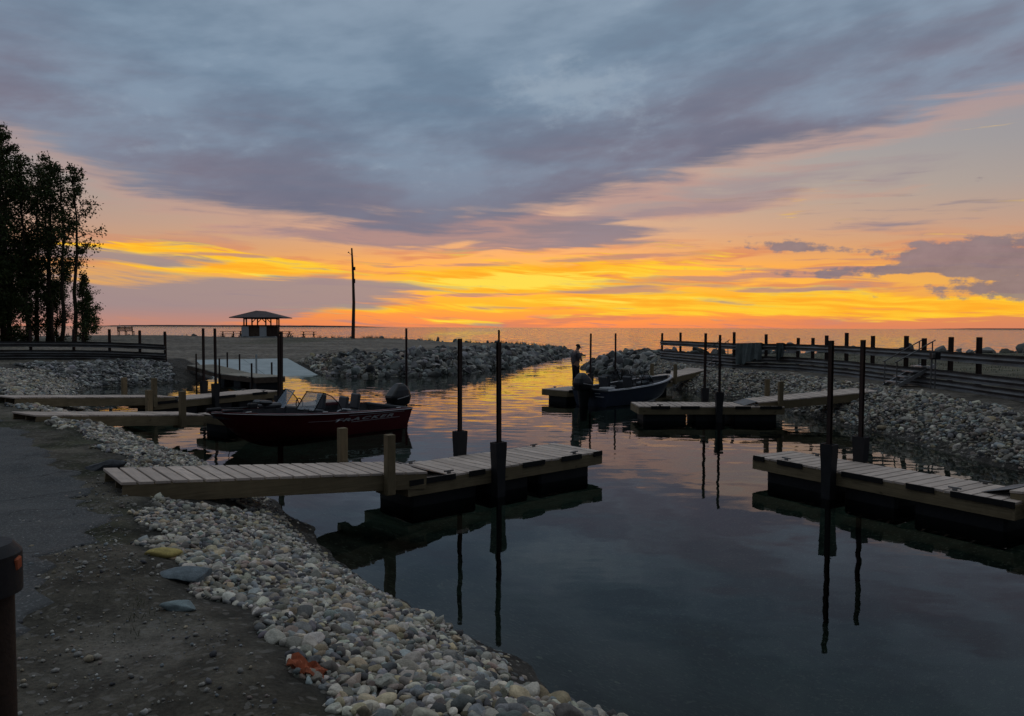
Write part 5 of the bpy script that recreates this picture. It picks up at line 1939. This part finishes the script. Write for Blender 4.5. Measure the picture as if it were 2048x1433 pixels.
# pebbles and weeds on the bare ground
r = np.random.default_rng(77)
n = 16000
q = np.column_stack([r.uniform(-6, 1.5, n), r.uniform(2.0, 11, n)])
zz, s_, pl_, bw_ = land(q, True)
k = (s_ > bw_ * 0.95) & (np.abs(q[:, 0] / q[:, 1]) < 0.75) & (r.random(n) < 0.25 + 0.9 * hash_noise(q, 1.2, 9))
q, zz = q[k], zz[k]
n = len(q)
rad = np.clip(0.006 * np.exp(r.normal(0, 0.55, n)), 0.0025, 0.028)
T = np.array(SH[1][0]); f = SH[1][1]
vi = r.integers(0, len(T), n)
vv = np.einsum('nij,nvj->nvi', rotmats(n, r), T[vi]) * rad[:, None, None] + np.column_stack([q, zz + rad * 0.3 + 0.004])[:, None, :]
cc = PAL[r.choice(len(PAL), n, p=PW / PW.sum())] * r.uniform(0.4, 1.1, (n, 1))
o = link('pebbles', np_mesh('pebbles', vv.reshape(-1, 3), (f[None] + (np.arange(n) * T.shape[1])[:, None, None]).reshape(-1, 3), MAT['stones'], np.repeat(cc, T.shape[1], 0)))
tag(o, 'fine gravel scattered on the bare earth', 'gravel', kind='stuff')

MAT['grass'] = simple('dull_grass', (0.055, 0.065, 0.028), 0.8, 0, 0.4, 3)


def blades(name, P2, hgt, wid, label, seed, mat='grass'):
    r = np.random.default_rng(seed)
    n = len(P2)
    z = land(P2)
    h_ = hgt * r.uniform(0.4, 1.2, n)
    a = r.uniform(0, 6.28, n)
    ln = r.normal(0, 0.35, (n, 2)) * h_[:, None]
    w = np.column_stack([np.cos(a), np.sin(a)]) * wid * 0.5
    V = np.stack([np.column_stack([P2 - w, z - 0.01]), np.column_stack([P2 + w, z - 0.01]), np.column_stack([P2 + ln, z + h_])], 1).reshape(-1, 3)
    o = link(name, np_mesh(name, V, np.arange(3 * n).reshape(n, 3), MAT[mat], smooth=False))
    return tag(o, label, 'grass', kind='stuff')


c = np.column_stack([r.uniform(-5.2, 0.5, 260), r.uniform(2.2, 9, 260)])
_, s_, _, bw_ = land(c, True)
c = c[(s_ > bw_ + 0.1) & (hash_noise(c, 0.8, 13) > 0.5)]
P2 = np.repeat(c, 16, 0) + r.normal(0, 0.05, (len(c) * 16, 2))
blades('grass', P2, 0.055, 0.006, 'short sparse weeds on the foreground earth', 5)
c = np.column_stack([r.uniform(-42, 7, 2600), r.uniform(70, 103, 2600)])
_, s_, _, _ = land(c, True)
c = c[(s_ > 0.8) & (s_ < 3.4) & ((c[:, 1] > 84) | (c[:, 0] > 2)) & (hash_noise(c, 0.25, 14) > 0.42)]
P2 = np.repeat(c, 14, 0) + r.normal(0, 0.16, (len(c) * 14, 2))
blades('tall_grass', P2, 0.42, 0.05, 'tall weeds along the lake edge of the spit', 6)
c = np.column_stack([r.uniform(15, 60, 3000), r.uniform(12, 62, 3000)])
P2 = np.repeat(c, 8, 0) + r.normal(0, 0.2, (len(c) * 8, 2))
blades('lawn', P2, 0.10, 0.02, 'rough lawn beyond the right-hand fence', 7)

# ------------------------------------------------------------------ far shores and a distant sail
MAT['far'] = simple('far_shore', (0.05, 0.055, 0.06), 0.95, 0, 0.2, 0.002)
for lab, x0, x1, y, hh, sd_ in (('far', -5200, -1500, 9000, 20, 1), ('far', 5050, 9500, 9000, 13, 2)):
    n = 160
    rr = random.Random(sd_)
    hs = [hh * min(1, 6 * min(i / n, 1 - i / n)) * rr.uniform(0.75, 1.05) for i in range(n + 1)]
    hs = [max(0.3, (hs[max(0, i - 1)] + hs[i] + hs[min(n, i + 1)]) / 3) for i in range(n + 1)]
    rings = [[(x0 + (x1 - x0) * i / n, y, -2), (x0 + (x1 - x0) * i / n, y + 30, hs[i]), (x0 + (x1 - x0) * i / n, y + 500, hs[i]), (x0 + (x1 - x0) * i / n, y + 560, -2)] for i in range(n + 1)]
    o = MB().loft(rings, closed=False).build('far_shore', 'far', None)
    tag(o, kind='structure')
t = thing('sailboat', 'tiny white sail on the lake above the park bench', 'sailboat', (-628, 1200, 0))
MB().loft([[(-2.4, 0, 0.5), (-2.4, 0, 0.5), (-2.4, 0, 0.5)], [(0, 0.8, 0.55), (0, -0.8, 0.55), (0, 0, -0.2)], [(2.8, 0, 0.7), (2.8, 0, 0.7), (2.8, 0, 0.7)]]).build('hull', 'white', t)
MB().tube([(0.3, 0, 0.4), (0.3, 0, 7.2)], 0.06, 6).build('mast', 'white', t)
MB().add([(0.2, 0, 1.2), (-2.1, 0.2, 1.2), (-0.8, 0.25, 3.6), (0.25, 0, 7.0)], [(0, 1, 2, 3)]).build('sail', 'white', t)
